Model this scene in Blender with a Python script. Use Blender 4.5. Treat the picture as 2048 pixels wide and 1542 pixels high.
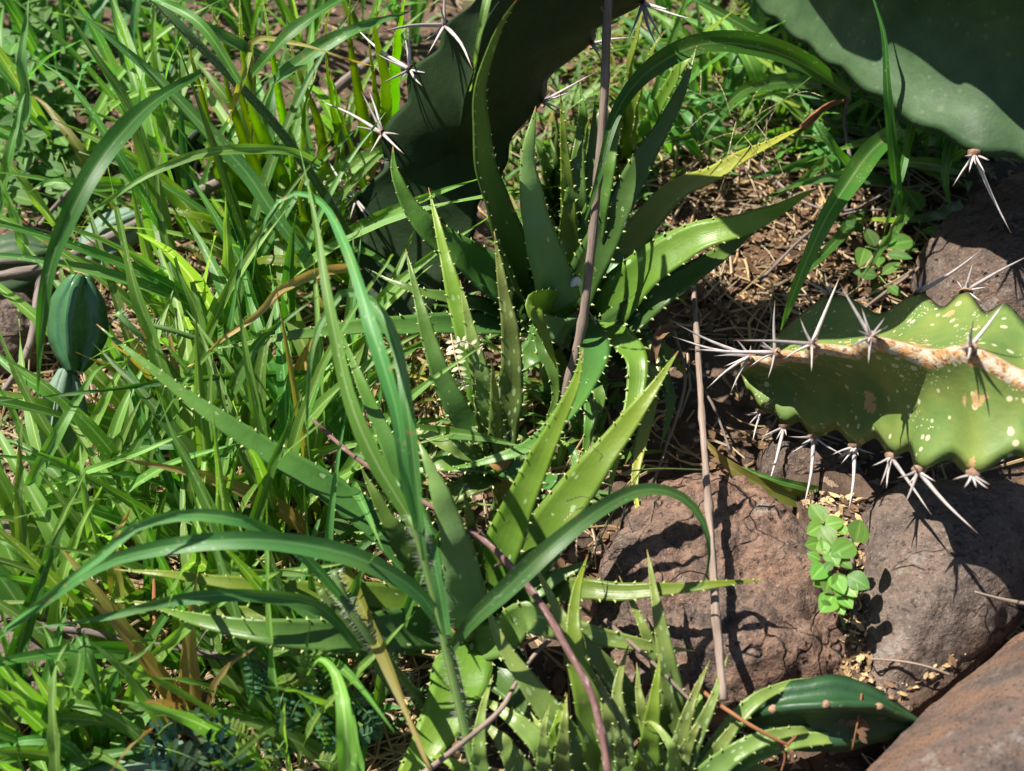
import bpy, bmesh, math, random
from mathutils import Vector, noise, Matrix
R = math.radians
random.seed(11)
for o in list(bpy.data.objects): bpy.data.objects.remove(o)
sc = bpy.context.scene
COL = sc.collection

# ------------------------------------------------------------------ camera
PITCH = 50.0; DIST = 1.25; HFOV = 45.0
W, H = 2048.0, 1542.0
cam_loc = Vector((0, -DIST*math.cos(R(PITCH)), DIST*math.sin(R(PITCH))))
cd = bpy.data.cameras.new('camera'); cam = bpy.data.objects.new('camera', cd); COL.objects.link(cam)
cam.location = cam_loc; cam.rotation_euler = (R(90-PITCH), 0, 0)
cd.sensor_width = 36; cd.lens = 18/math.tan(R(HFOV/2)); cd.clip_start = 0.02; cd.clip_end = 500
cd.dof.use_dof = True; cd.dof.focus_distance = 1.13; cd.dof.aperture_fstop = 5.6
sc.camera = cam
FPX = (W/2)/math.tan(R(HFOV/2))
FWD = Vector((0, math.cos(R(PITCH)), -math.sin(R(PITCH))))
UPV = Vector((0, math.sin(R(PITCH)), math.cos(R(PITCH))))

# ------------------------------------------------------------------ world + sun
w = bpy.data.worlds.new('World'); sc.world = w; w.use_nodes = True
nt = w.node_tree; bg = nt.nodes['Background']
sky = nt.nodes.new('ShaderNodeTexSky'); sky.sky_type = 'NISHITA'; sky.sun_disc = False
LD = Vector((0.57, -0.28, -1.0)).normalized()          # direction the light travels
sky.sun_elevation = math.asin(-LD.z); sky.sun_rotation = math.atan2(-LD.x, -LD.y)
nt.links.new(sky.outputs[0], bg.inputs[0]); bg.inputs[1].default_value = 0.05
sd = bpy.data.lights.new('sun', 'SUN'); sun = bpy.data.objects.new('sun', sd); COL.objects.link(sun)
sd.energy = 5.0; sd.angle = R(0.53); sd.color = (1, 0.95, 0.86)
sun.rotation_euler = LD.to_track_quat('-Z', 'Y').to_euler(); sun.location = (-2, 1, 3)
sc.view_settings.view_transform = 'Standard'; sc.view_settings.look = 'None'
sc.view_settings.exposure = 1.25; sc.view_settings.gamma = 1
sc.render.engine = 'CYCLES'
sc.cycles.max_bounces = 8; sc.cycles.transmission_bounces = 6; sc.cycles.diffuse_bounces = 4

def P(px, py, z):
    """the place at height z (metres) that is seen at this spot of the photograph"""
    d = FWD*FPX + Vector((1, 0, 0))*(px-W/2) + UPV*(H/2-py)
    t = (z-cam_loc.z)/d.z
    return cam_loc + d*t
def mpp(p):                                            # metres per photo pixel at p
    return (p-cam_loc).dot(FWD)/FPX

# ------------------------------------------------------------------ materials
def newmat(name):
    m = bpy.data.materials.new(name); m.use_nodes = True
    n = m.node_tree; n.nodes.clear()
    out = n.nodes.new('ShaderNodeOutputMaterial')
    return m, n, out
class NB:
    def __init__(s, n): s.n = n
    def __call__(s, typ, **kw):
        x = s.n.nodes.new('ShaderNode'+typ)
        for k, v in kw.items(): setattr(x, k, v)
        return x
    def link(s, a, b): s.n.links.new(a, b)
    def math(s, op, a, b=None, c=None, clamp=False):
        x = s.n.nodes.new('ShaderNodeMath'); x.operation = op; x.use_clamp = clamp
        for i, v in enumerate((a, b, c)):
            if v is None: continue
            if isinstance(v, (int, float)): x.inputs[i].default_value = v
            else: s.link(v, x.inputs[i])
        return x.outputs[0]
    def mix(s, f, a, b, mode='MIX'):
        x = s.n.nodes.new('ShaderNodeMix'); x.data_type = 'RGBA'; x.blend_type = mode
        for sock, v in ((x.inputs[0], f), (x.inputs[6], a), (x.inputs[7], b)):
            if isinstance(v, (int, float)): sock.default_value = v
            elif isinstance(v, tuple): sock.default_value = (*v, 1)
            else: s.link(v, sock)
        return x.outputs[2]
    def ramp(s, f, stops, interp='LINEAR'):
        x = s.n.nodes.new('ShaderNodeValToRGB'); cr = x.color_ramp; cr.interpolation = interp
        while len(cr.elements) < len(stops): cr.elements.new(0.5)
        for e, (p, c) in zip(cr.elements, stops):
            e.position = p; e.color = (*c, 1) if isinstance(c, tuple) else (c, c, c, 1)
        s.link(f, x.inputs[0]); return x.outputs[0]
    def noise(s, vec, scale, detail=3, rough=.55):
        x = s.n.nodes.new('ShaderNodeTexNoise'); x.inputs['Scale'].default_value = scale
        x.inputs['Detail'].default_value = detail; x.inputs['Roughness'].default_value = rough
        if vec is not None: s.link(vec, x.inputs['Vector'])
        return x.outputs[0]
    def voro(s, vec, scale, feature='F1'):
        x = s.n.nodes.new('ShaderNodeTexVoronoi'); x.feature = feature; x.inputs['Scale'].default_value = scale
        if vec is not None: s.link(vec, x.inputs['Vector'])
        return x
    def mapping(s, vec, scale, loc=(0, 0, 0)):
        x = s.n.nodes.new('ShaderNodeMapping'); x.inputs['Scale'].default_value = scale
        s.link(vec, x.inputs['Vector']); x.inputs['Location'].default_value = loc
        return x.outputs[0]
    def bump(s, h, strength, dist=.002):
        x = s.n.nodes.new('ShaderNodeBump'); x.inputs['Strength'].default_value = strength
        x.inputs['Distance'].default_value = dist; s.link(h, x.inputs['Height']); return x.outputs[0]
    def bsdf(s, col, rough=.5, spec=.5, normal=None):
        x = s.n.nodes.new('ShaderNodeBsdfPrincipled')
        if isinstance(col, tuple): x.inputs['Base Color'].default_value = (*col, 1)
        else: s.link(col, x.inputs['Base Color'])
        if isinstance(rough, (int, float)): x.inputs['Roughness'].default_value = rough
        else: s.link(rough, x.inputs['Roughness'])
        x.inputs['Specular IOR Level'].default_value = spec
        if normal is not None: s.link(normal, x.inputs['Normal'])
        return x.outputs[0]
    def trans(s, base, col, f):
        t = s.n.nodes.new('ShaderNodeBsdfTranslucent')
        if isinstance(col, tuple): t.inputs[0].default_value = (*col, 1)
        else: s.link(col, t.inputs[0])
        x = s.n.nodes.new('ShaderNodeMixShader'); x.inputs[0].default_value = f
        s.link(base, x.inputs[1]); s.link(t.outputs[0], x.inputs[2]); return x.outputs[0]

def leaf_coords(b):
    uv = b('UVMap', uv_map='uv').outputs[0]            # metres across, metres along
    nl = b('UVMap', uv_map='nl').outputs[0]            # 0..1 across, 0..1 along
    s1 = b('SeparateXYZ'); b.link(nl, s1.inputs[0])
    return uv, nl, s1.outputs[0], s1.outputs[1], b('ObjectInfo').outputs['Random']

def aloe_mat(name, base, tip, spots, glow=.16, rough=.38):
    m, n, out = newmat(name); b = NB(n)
    uv, nl, x, y, rnd = leaf_coords(b)
    geo = b('NewGeometry').outputs['Position']
    col = b.mix(b.math('POWER', y, 1.7), base, tip)
    col = b.mix(b.math('MULTIPLY', b.noise(geo, 28, 4), .55), col, (base[0]*.55, base[1]*.62, base[2]*.8))
    fibre = b.noise(b.mapping(uv, (700, 14, 1)), 1, 2)
    col = b.mix(b.math('MULTIPLY', fibre, .22), col, tip)
    hsv = b('HueSaturation'); b.link(col, hsv.inputs['Color'])
    b.link(b.math('MULTIPLY_ADD', rnd, .5, .78), hsv.inputs['Value'])
    b.link(b.math('MULTIPLY_ADD', rnd, .03, .485), hsv.inputs['Hue']); col = hsv.outputs[0]
    if spots > 0:
        rich = spots > .9
        warp = b.mapping(uv, (235, 95, 1) if rich else (200, 90, 1))
        v = b.voro(warp, 1.0); v.inputs['Randomness'].default_value = .8
        sel = b('SeparateXYZ'); b.link(v.outputs['Color'], sel.inputs[0])
        thr = b.math('MULTIPLY_ADD', sel.outputs[0], .22, .15)
        band = b.noise(b.mapping(uv, (8, 26, 1)), 1, 2)
        f = b.math('MULTIPLY', b.math('LESS_THAN', v.outputs['Distance'], thr), b.math('GREATER_THAN', b.math('ADD', sel.outputs[1], b.math('MULTIPLY', band, .8)), .46 if rich else 1.27))
        fade = b.math('SUBTRACT', 1.12, y, clamp=True)
        col = b.mix(b.math('MULTIPLY', f, b.math('MULTIPLY', fade, .8)), col, (.42, .55, .30))
    # scars
    sc_ = b.math('GREATER_THAN', b.noise(geo, 120, 2), .735)
    col = b.mix(b.math('MULTIPLY', sc_, .5), col, (.28, .24, .11))
    # dry tip
    dry = b.math('GREATER_THAN', b.math('ADD', y, b.math('MULTIPLY', b.noise(geo, 200, 2), .03)), .993)
    col = b.mix(dry, col, (.30, .17, .06))
    bh = b.math('ADD', b.math('MULTIPLY', fibre, .5), b.math('MULTIPLY', b.noise(geo, 60, 3), 2.2))
    r = b.math('MULTIPLY_ADD', b.noise(geo, 45, 3), .25, rough-.12)
    p = b.bsdf(col, r, .38, b.bump(bh, .35, .0012))
    tc = b('HueSaturation'); b.link(col, tc.inputs['Color']); tc.inputs['Value'].default_value = 1.9; tc.inputs['Hue'].default_value = .492
    tc.inputs['Saturation'].default_value = 1.15
    b.link(b.trans(p, tc.outputs[0], glow), out.inputs[0]); return m

def grass_mat(name, base, rib, glow=.42, tval=1.9, dots=.0, tip=None, hue=.03, rough=.42, spec=.4):
    m, n, out = newmat(name); b = NB(n)
    uv, nl, x, y, rnd = leaf_coords(b)
    st = b.noise(b.mapping(nl, (26, .6, 1)), 1, 2, .7)
    col = b.mix(b.ramp(st, [(.3, 0.0), (.7, 1.0)]), base, (base[0]*.55, base[1]*.66, base[2]*.6))
    mid = b.math('LESS_THAN', b.math('ABSOLUTE', b.math('SUBTRACT', x, .5)), .05)
    col = b.mix(b.math('MULTIPLY', mid, .75), col, rib)
    geo = b('NewGeometry').outputs['Position']
    if tip: col = b.mix(b.math('POWER', y, 2.0), col, tip)
    col = b.mix(b.math('MULTIPLY', b.ramp(b.noise(geo, 17, 3), [(.50, 0.0), (.78, 1.0)]), .30), col, (.20, .24, .05))
    if dots:
        d = b.voro(b.mapping(uv, (330, 120, 1)), 1).outputs['Distance']
        f = b.math('MULTIPLY', b.math('LESS_THAN', d, .2), b.math('GREATER_THAN', b.noise(uv, 16, 2), .55))
        col = b.mix(b.math('MULTIPLY', f, dots), col, (.55, .62, .42))
    ds = b.math('GREATER_THAN', b.noise(geo, 95, 3), .70)
    col = b.mix(b.math('MULTIPLY', ds, .7), col, (.24, .17, .06))
    hsv = b('HueSaturation'); b.link(col, hsv.inputs['Color'])
    b.link(b.math('MULTIPLY_ADD', rnd, hue, .5-hue/2), hsv.inputs['Hue'])
    r2 = b.math('FRACT', b.math('MULTIPLY', rnd, 17.3))
    b.link(b.math('MULTIPLY_ADD', r2, .75, .6), hsv.inputs['Value']); col = hsv.outputs[0]
    p = b.bsdf(col, rough, spec, b.bump(st, .5, .0006))
    tc = b('HueSaturation'); b.link(col, tc.inputs['Color']); tc.inputs['Value'].default_value = tval; tc.inputs['Hue'].default_value = .488
    tc.inputs['Saturation'].default_value = 1.15
    b.link(b.trans(p, tc.outputs[0], glow), out.inputs[0]); return m

def plain_mat(name, c1, c2, scale=40, rough=.7, spec=.25, bump=.3, stretch=None, bdist=.002, c3=None):
    m, n, out = newmat(name); b = NB(n)
    tc = b('TexCoord').outputs['Object']
    if stretch: 
        uv = b('UVMap', uv_map='uv').outputs[0]; tc = b.mapping(uv, stretch)
    f = b.noise(tc, scale, 5, .65)
    col = b.mix(b.ramp(f, [(.32, 0.0), (.68, 1.0)]), c1, c2)
    if c3: col = b.mix(b.math('GREATER_THAN', b.noise(tc, scale*2.3, 3), .62), col, c3)
    rnd = b('ObjectInfo').outputs['Random']
    hsv = b('HueSaturation'); b.link(col, hsv.inputs['Color']); b.link(b.math('MULTIPLY_ADD', rnd, .4, .8), hsv.inputs['Value'])
    p = b.bsdf(hsv.outputs[0], rough, spec, b.bump(f, bump, bdist))
    b.link(p, out.inputs[0]); return m

def rock_mat(name, c1, c2, c3, pit=1.0, streak=False, fine=300, speck=.6):
    m, n, out = newmat(name); b = NB(n)
    tc = b('TexCoord').outputs['Object']
    big = b.noise(tc, 9, 5, .6); mid = b.noise(tc, 55, 6, .7); fin = b.noise(tc, fine, 4, .75)
    col = b.mix(b.ramp(mid, [(.40, 0.0), (.58, 1.0)]), c1, c2)
    pa = b.math('MULTIPLY', b.ramp(big, [(.42, 0.0), (.62, 1.0)]), .7)
    if streak:
        pa = b.ramp(b.noise(b.mapping(tc, (7, 34, 20)), 1, 5, .62), [(.44, 0.0), (.66, 1.0)])
    col = b.mix(b.math('MULTIPLY', pa, b.ramp(fin, [(.36, 0.0), (.58, 1.0)])), col, c3)
    col = b.mix(b.math('MULTIPLY', b.ramp(fin, [(.55, 0.0), (.72, 1.0)]), speck), col, (.36, .30, .25))
    col = b.mix(b.math('MULTIPLY', b.ramp(b.noise(tc, fine*.6, 2), [(.60, 0.0), (.66, 1.0)]), .75), col, (.035, .03, .027))
    col = b.mix(b.math('MULTIPLY', b.ramp(b.noise(tc, 21, 6, .75), [(.58, 0.0), (.64, 1.0)]), .45), col, (.30, .27, .24))
    ck = b.voro(b.mapping(tc, (1, 1, 1)), 11, 'DISTANCE_TO_EDGE'); wv = b('VectorMath', operation='ADD'); b.link(tc, wv.inputs[0]); nz = n.nodes.new('ShaderNodeTexNoise'); nz.inputs['Scale'].default_value = 22; b.link(tc, nz.inputs['Vector']); sc2 = b('VectorMath', operation='SCALE'); b.link(nz.outputs['Color'], sc2.inputs[0]); sc2.inputs['Scale'].default_value = .09; b.link(sc2.outputs[0], wv.inputs[1]); b.link(wv.outputs[0], ck.inputs['Vector'])
    crack = b.math('MULTIPLY', b.ramp(ck.outputs['Distance'], [(.0, 1.0), (.022, 0.0)]), b.math('MULTIPLY', b.ramp(big, [(.46, 0.0), (.58, 1.0)]), pit))
    col = b.mix(b.math('MULTIPLY', crack, .7), col, (.04, .03, .025))
    pits = b.math('MULTIPLY', b.ramp(b.voro(tc, 85).outputs['Distance'], [(.08, 1.0), (.24, 0.0)]), b.math('GREATER_THAN', b.noise(tc, 40, 2), .55))
    col = b.mix(b.math('MULTIPLY', pits, .6*pit), col, (.03, .022, .018))
    h = b.math('SUBTRACT', b.math('ADD', b.math('MULTIPLY', mid, 1.4), b.math('MULTIPLY', fin, .5)), b.math('ADD', b.math('MULTIPLY', pits, .9*pit), b.math('MULTIPLY', crack, 1.6)))
    p = b.bsdf(col, .86, .25, b.bump(h, 1.0, .006))
    b.link(p, out.inputs[0]); return m

def cactus_mat(name, c1, c2, scar=.6, rough=.36, spec=.45, ridge=0.0, dots=.5):
    m, n, out = newmat(name); b = NB(n)
    uv, nl, x, y, rnd = leaf_coords(b)                 # x = 0 at a rib edge, 1 in the valley
    geo = b('NewGeometry').outputs['Position']
    col = b.mix(b.ramp(b.noise(geo, 22, 5, .6), [(.35, 0.0), (.68, 1.0)]), c1, c2)
    col = b.mix(b.math('MULTIPLY', b.noise(b.mapping(geo, (60, 60, 60)), 1, 4), .3), col, (c1[0]*.5, c1[1]*.6, c1[2]*.6))
    if dots:
        v = b.voro(geo, 95); v2 = b('SeparateXYZ'); b.link(v.outputs['Color'], v2.inputs[0])
        rr = b.math('MULTIPLY_ADD', v2.outputs[0], .22, .08)
        reg = b.math('GREATER_THAN', b.math('MULTIPLY', b.noise(geo, 14, 2), b.math('MULTIPLY_ADD', v2.outputs[1], .8, .45)), .40 if dots < .5 else .30)
        f = b.math('MULTIPLY', b.math('LESS_THAN', v.outputs['Distance'], rr), reg)
        ring = b.math('MULTIPLY', b.math('LESS_THAN', v.outputs['Distance'], b.math('MULTIPLY', rr, .45)), b.math('GREATER_THAN', v2.outputs[2], .5))
        col = b.mix(b.math('MULTIPLY', f, dots), col, (.52, .46, .30)); col = b.mix(b.math('MULTIPLY', b.math('MULTIPLY', f, ring), dots), col, (.34, .14, .04))
    if dots > .5:
        v3 = b.voro(geo, 300); fs = b.math('MULTIPLY', b.math('LESS_THAN', v3.outputs['Distance'], .2), b.math('GREATER_THAN', b.noise(geo, 20, 3), .56))
        col = b.mix(b.math('MULTIPLY', fs, .8), col, (.56, .52, .38))
        col = b.mix(b.math('MULTIPLY', b.math('GREATER_THAN', b.noise(geo, 48, 4), .66), .8), col, (.40, .24, .11))
    if ridge:
        e = b.math('ADD', x, b.math('MULTIPLY', b.math('SUBTRACT', b.noise(geo, 60, 6, .75), .5), .30))
        f = b.math('LESS_THAN', e, ridge)
        cork = b.mix(b.ramp(b.noise(geo, 130, 4), [(.42, 0.0), (.56, 1.0)]), (.40, .34, .25), (.36, .19, .075))
        cork = b.mix(b.math('GREATER_THAN', b.noise(geo, 260, 3), .6), cork, (.16, .09, .05))
        col = b.mix(f, col, cork)
    h = b.math('ADD', b.noise(geo, 35, 4), b.math('MULTIPLY', b.noise(geo, 220, 3), .12))
    if ridge: h = b.math('ADD', h, b.math('MULTIPLY', f, b.math('MULTIPLY_ADD', b.noise(geo, 300, 3), .9, .2)))
    r = b.math('MULTIPLY_ADD', b.noise(geo, 60, 4), .25, rough-.02)
    p = b.bsdf(col, r, spec, b.bump(h, .4, .004)); b.link(p, out.inputs[0]); return m

M = {}
M['aloe'] = aloe_mat('aloe_leaf_skin', (.040, .112, .026), (.130, .220, .026), .6, .2)
M['aloe_spot'] = aloe_mat('aloe_spotted_skin', (.095, .185, .040), (.310, .350, .085), 1.25, .30)
M['aloe_blue'] = aloe_mat('aloe_waxy_skin', (.125, .225, .095), (.18, .29, .05), .3, .25)
M['aloe_yel'] = aloe_mat('aloe_backlit_skin', (.092, .195, .026), (.25, .32, .030), .5, .34)
M['aloe_glow'] = aloe_mat('aloe_thin_backlit_skin', (.160, .275, .020), (.27, .35, .030), .3, .72)
M['aloe_dry'] = aloe_mat('aloe_drying_skin', (.10, .16, .02), (.38, .33, .05), .3)
M['teeth'] = plain_mat('aloe_teeth', (.27, .34, .10), (.40, .40, .17), 80, .5)
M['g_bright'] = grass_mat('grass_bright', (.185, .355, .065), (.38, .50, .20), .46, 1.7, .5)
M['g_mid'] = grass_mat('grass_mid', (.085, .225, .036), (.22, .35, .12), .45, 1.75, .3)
M['g_blue'] = grass_mat('grass_bluish', (.075, .215, .050), (.15, .30, .10), .30, 1.6, .25)
M['g_yel'] = grass_mat('grass_yellowing', (.19, .24, .035), (.30, .34, .10), .45, 1.7, .2, (.40, .30, .08))
M['g_straw'] = grass_mat('grass_straw', (.42, .29, .10), (.50, .37, .17), .3, 1.3, 0, None, .01)
M['culm'] = grass_mat('grass_culm', (.11, .20, .055), (.14, .24, .07), .1, 1.5)
M['hair'] = plain_mat('culm_hair', (.55, .58, .45), (.62, .62, .5), 40, .5)
M['weed'] = grass_mat('weed_leaf', (.080, .195, .030), (.14, .27, .06), .40, 1.8, rough=.62)
M['sprout'] = grass_mat('sprout_leaf', (.15, .30, .050), (.22, .40, .09), .34, 1.6)
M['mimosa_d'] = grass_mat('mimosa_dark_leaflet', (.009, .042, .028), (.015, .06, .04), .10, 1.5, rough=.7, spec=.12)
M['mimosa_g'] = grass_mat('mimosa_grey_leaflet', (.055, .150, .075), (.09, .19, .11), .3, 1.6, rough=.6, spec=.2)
M['mimosa_y'] = grass_mat('mimosa_yellow_leaflet', (.16, .26, .022), (.22, .31, .05), .45, 1.7)
M['pale'] = plain_mat('dry_pale_leaflet', (.44, .42, .26), (.52, .48, .33), 60, .7)
M['bark_grey'] = plain_mat('bark_grey', (.21, .17, .15), (.09, .07, .06), 1, .85, .2, .8, (220, 26, 1))
M['bark_pale'] = plain_mat('bark_pale', (.27, .21, .17), (.13, .092, .072), 1, .85, .2, .8, (260, 22, 1))
M['bark_red'] = plain_mat('bark_red', (.16, .085, .075), (.075, .035, .032), 1, .7, .3, .6, (240, 40, 1), c3=(.26, .20, .17))
M['bark_rust'] = plain_mat('bark_rust', (.26, .12, .05), (.15, .06, .03), 1, .8, .2, .6, (200, 30, 1))
M['straw'] = plain_mat('straw', (.40, .29, .15), (.23, .15, .075), 25, .8, .2, .3)
M['straw_pale'] = plain_mat('straw_pale', (.46, .38, .26), (.30, .22, .13), 25, .8, .2, .3)
M['leaf_dry'] = plain_mat('dry_leaf', (.17, .10, .055), (.075, .042, .025), 30, .8, .2, .4, c3=(.38, .24, .12))
M['pebble'] = plain_mat('pebbles', (.40, .29, .22), (.22, .15, .12), 60, .85, .2, .5, c3=(.38, .32, .27))
M['soil'] = plain_mat('soil', (.045, .030, .022), (.105, .070, .050), 26, .95, .15, 1.0, None, .012, (.22, .15, .105))
M['rock_a'] = rock_mat('rock_reddish', (.195, .128, .096), (.078, .056, .046), (.27, .135, .080), 1.0)
M['rock_b'] = rock_mat('rock_greybrown', (.165, .122, .098), (.092, .070, .058), (.205, .130, .092), .5)
M['rock_c'] = rock_mat('rock_orange', (.150, .108, .088), (.090, .068, .058), (.27, .140, .080), .2, True, 520, .25)
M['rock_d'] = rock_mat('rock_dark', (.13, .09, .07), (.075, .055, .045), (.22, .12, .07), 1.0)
M['cac_dark'] = cactus_mat('cactus_shade_green', (.010, .024, .007), (.016, .036, .010), rough=.5, spec=.3, dots=.0)  # base set near black: shade of the tall stem is put into the colour
M['cac_lit'] = cactus_mat('cactus_grey_green', (.028, .060, .022), (.055, .100, .038), rough=.5, spec=.25, dots=.05)
M['cac_deep'] = cactus_mat('cactus_deep_gloss', (.014, .050, .017), (.030, .078, .026), rough=.36, spec=.4, dots=.12)
M['cac_scar'] = cactus_mat('cactus_scarred', (.085, .150, .036), (.165, .200, .042), rough=.5, spec=.3, ridge=.05, dots=.8)
M['cac_gloss'] = cactus_mat('cactus_glossy', (.026, .095, .036), (.050, .140, .050), rough=.17, spec=.7, dots=.0)
M['cac_dull'] = cactus_mat('cactus_waxy', (.125, .190, .135), (.16, .23, .16), rough=.55, spec=.3, dots=.1)
M['areole'] = plain_mat('areole_felt', (.20, .11, .075), (.34, .22, .15), 300, .95, .1, .8)
def spine_mat():
    m, n, out = newmat('spine_horn'); b = NB(n)
    uv, nl, x, y, rnd = leaf_coords(b)
    g = b('NewGeometry').outputs['Position']
    c = b.mix(rnd, (.25, .22, .21), (.52, .47, .44))
    c = b.mix(b.math('MULTIPLY', b.ramp(b.noise(g, 160, 4, .7), [(.45, 0.0), (.66, 1.0)]), .55), c, (.20, .17, .17))
    c = b.mix(b.ramp(y, [(.80, 0.0), (.93, 1.0)]), c, (.16, .10, .075))
    c = b.mix(b.ramp(y, [(.0, .8), (.12, 0.0)]), c, (.17, .10, .08))
    b.link(b.bsdf(c, .45, .4), out.inputs[0]); return m
M['spine'] = spine_mat()
M['shell'] = plain_mat('snail_shell', (.72, .70, .66), (.62, .60, .56), 30, .4, .4, .05)

# ------------------------------------------------------------------ mesh helpers
class MB:
    def __init__(s): s.v = []; s.f = []; s.uv = []; s.nl = []; s.mi = []
    def add(s, verts, faces, uvs=None, nls=None, mi=0):
        o = len(s.v); s.v += [tuple(v) for v in verts]
        s.uv += uvs if uvs else [(v[0], v[1]) for v in verts]
        s.nl += nls if nls else [(.5, .5)]*len(verts)
        for f in faces: s.f.append(tuple(i+o for i in f)); s.mi.append(mi)
    def build(s, name, mats, parent=None, smooth=True, loc=None, label=None):
        me = bpy.data.meshes.new(name)
        off = Vector(loc) if loc is not None else (parent_origin(parent) if parent else Vector())
        me.from_pydata([tuple(Vector(v)-off) for v in s.v], [], s.f); me.update()
        a = me.uv_layers.new(name='uv'); c = me.uv_layers.new(name='nl')
        idx = [l.vertex_index for l in me.loops]
        a.data.foreach_set('uv', [k for i in idx for k in s.uv[i]])
        c.data.foreach_set('uv', [k for i in idx for k in s.nl[i]])
        for m in (mats if isinstance(mats, (list, tuple)) else [mats]): me.materials.append(M[m])
        me.polygons.foreach_set('material_index', s.mi)
        me.polygons.foreach_set('use_smooth', [smooth]*len(me.polygons))
        o = bpy.data.objects.new(name, me); COL.objects.link(o)
        if parent: o.parent = parent
        else: o.location = off
        return o
def parent_origin(o):
    p = Vector()
    while o is not None: p += o.location; o = o.parent
    return p
def tag(o, label=None, cat=None, group=None, kind=None):
    if label: o['label'] = label
    if cat: o['category'] = cat
    if group: o['group'] = group
    if kind: o['kind'] = kind
    return o
def empty(name, loc, label, cat, group=None):
    e = bpy.data.objects.new(name, None); COL.objects.link(e); e.location = loc; e.empty_display_size = .02
    return tag(e, label, cat, group)
def dup(o, parent=None, loc=None):
    c = o.copy(); COL.objects.link(c); c.parent = parent
    if loc is not None: c.location = loc
    for ch in list(o.children): dup(ch, c)
    return c

def spline(pts, n):
    """Catmull-Rom through 3-D points, n even samples"""
    pts = [Vector(p) for p in pts]
    if len(pts) == 2: pts = [pts[0], (pts[0]+pts[1])/2, pts[1]]
    q = [pts[0]*2-pts[1]] + pts + [pts[-1]*2-pts[-2]]
    dense = []
    for i in range(1, len(q)-2):
        a, b_, c, d = q[i-1:i+3]
        for k in range(14):
            t = k/14
            dense.append(.5*((2*b_)+(c-a)*t+(2*a-5*b_+4*c-d)*t*t+(3*b_-a-3*c+d)*t**3))
    dense.append(pts[-1])
    L = [0]
    for i in range(1, len(dense)): L.append(L[-1]+(dense[i]-dense[i-1]).length)
    out = []; j = 0
    for i in range(n):
        s = L[-1]*i/(n-1)
        while j < len(L)-2 and L[j+1] < s: j += 1
        dl = L[j+1]-L[j]
        out.append(dense[j].lerp(dense[j+1], (s-L[j])/dl if dl > 1e-9 else 0))
    return out, L[-1]
def frames(c, nref, twist=0.0, roll=0.0):
    fr = []; prev = None; n = len(c)
    for i in range(n):
        t = (c[min(i+1, n-1)]-c[max(i-1, 0)]).normalized()
        s = t.cross(nref)
        if s.length < .25 and prev is not None: s = prev - t*prev.dot(t)
        s.normalize()
        if prev is not None:
            if s.dot(prev) < 0: s = -s
            s = (s*.6+prev*.4); s = (s - t*s.dot(t)).normalized()
        prev = s.copy()
        a = roll + twist*i/(n-1)
        nn = s.cross(t)
        s2 = s*math.cos(a)+nn*math.sin(a); nn = s2.cross(t).normalized()
        fr.append((t, s2, nn))
    return fr
def quad_z(zs, k):
    z0, zm, z1 = zs
    a = 2*z0-4*zm+2*z1; b = -3*z0+4*zm-z1
    return a*k*k+b*k+z0
def trace(px, zs):
    """photo spots + height at start, middle and end -> points of the place"""
    d = [0]
    for i in range(1, len(px)): d.append(d[-1]+math.hypot(px[i][0]-px[i-1][0], px[i][1]-px[i-1][1]))
    if len(zs) == len(px) and len(zs) != 3: z = zs
    else: z = [quad_z(zs, k/d[-1]) for k in d]
    return [P(x, y, zz) for (x, y), zz in zip(px, z)]

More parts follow.
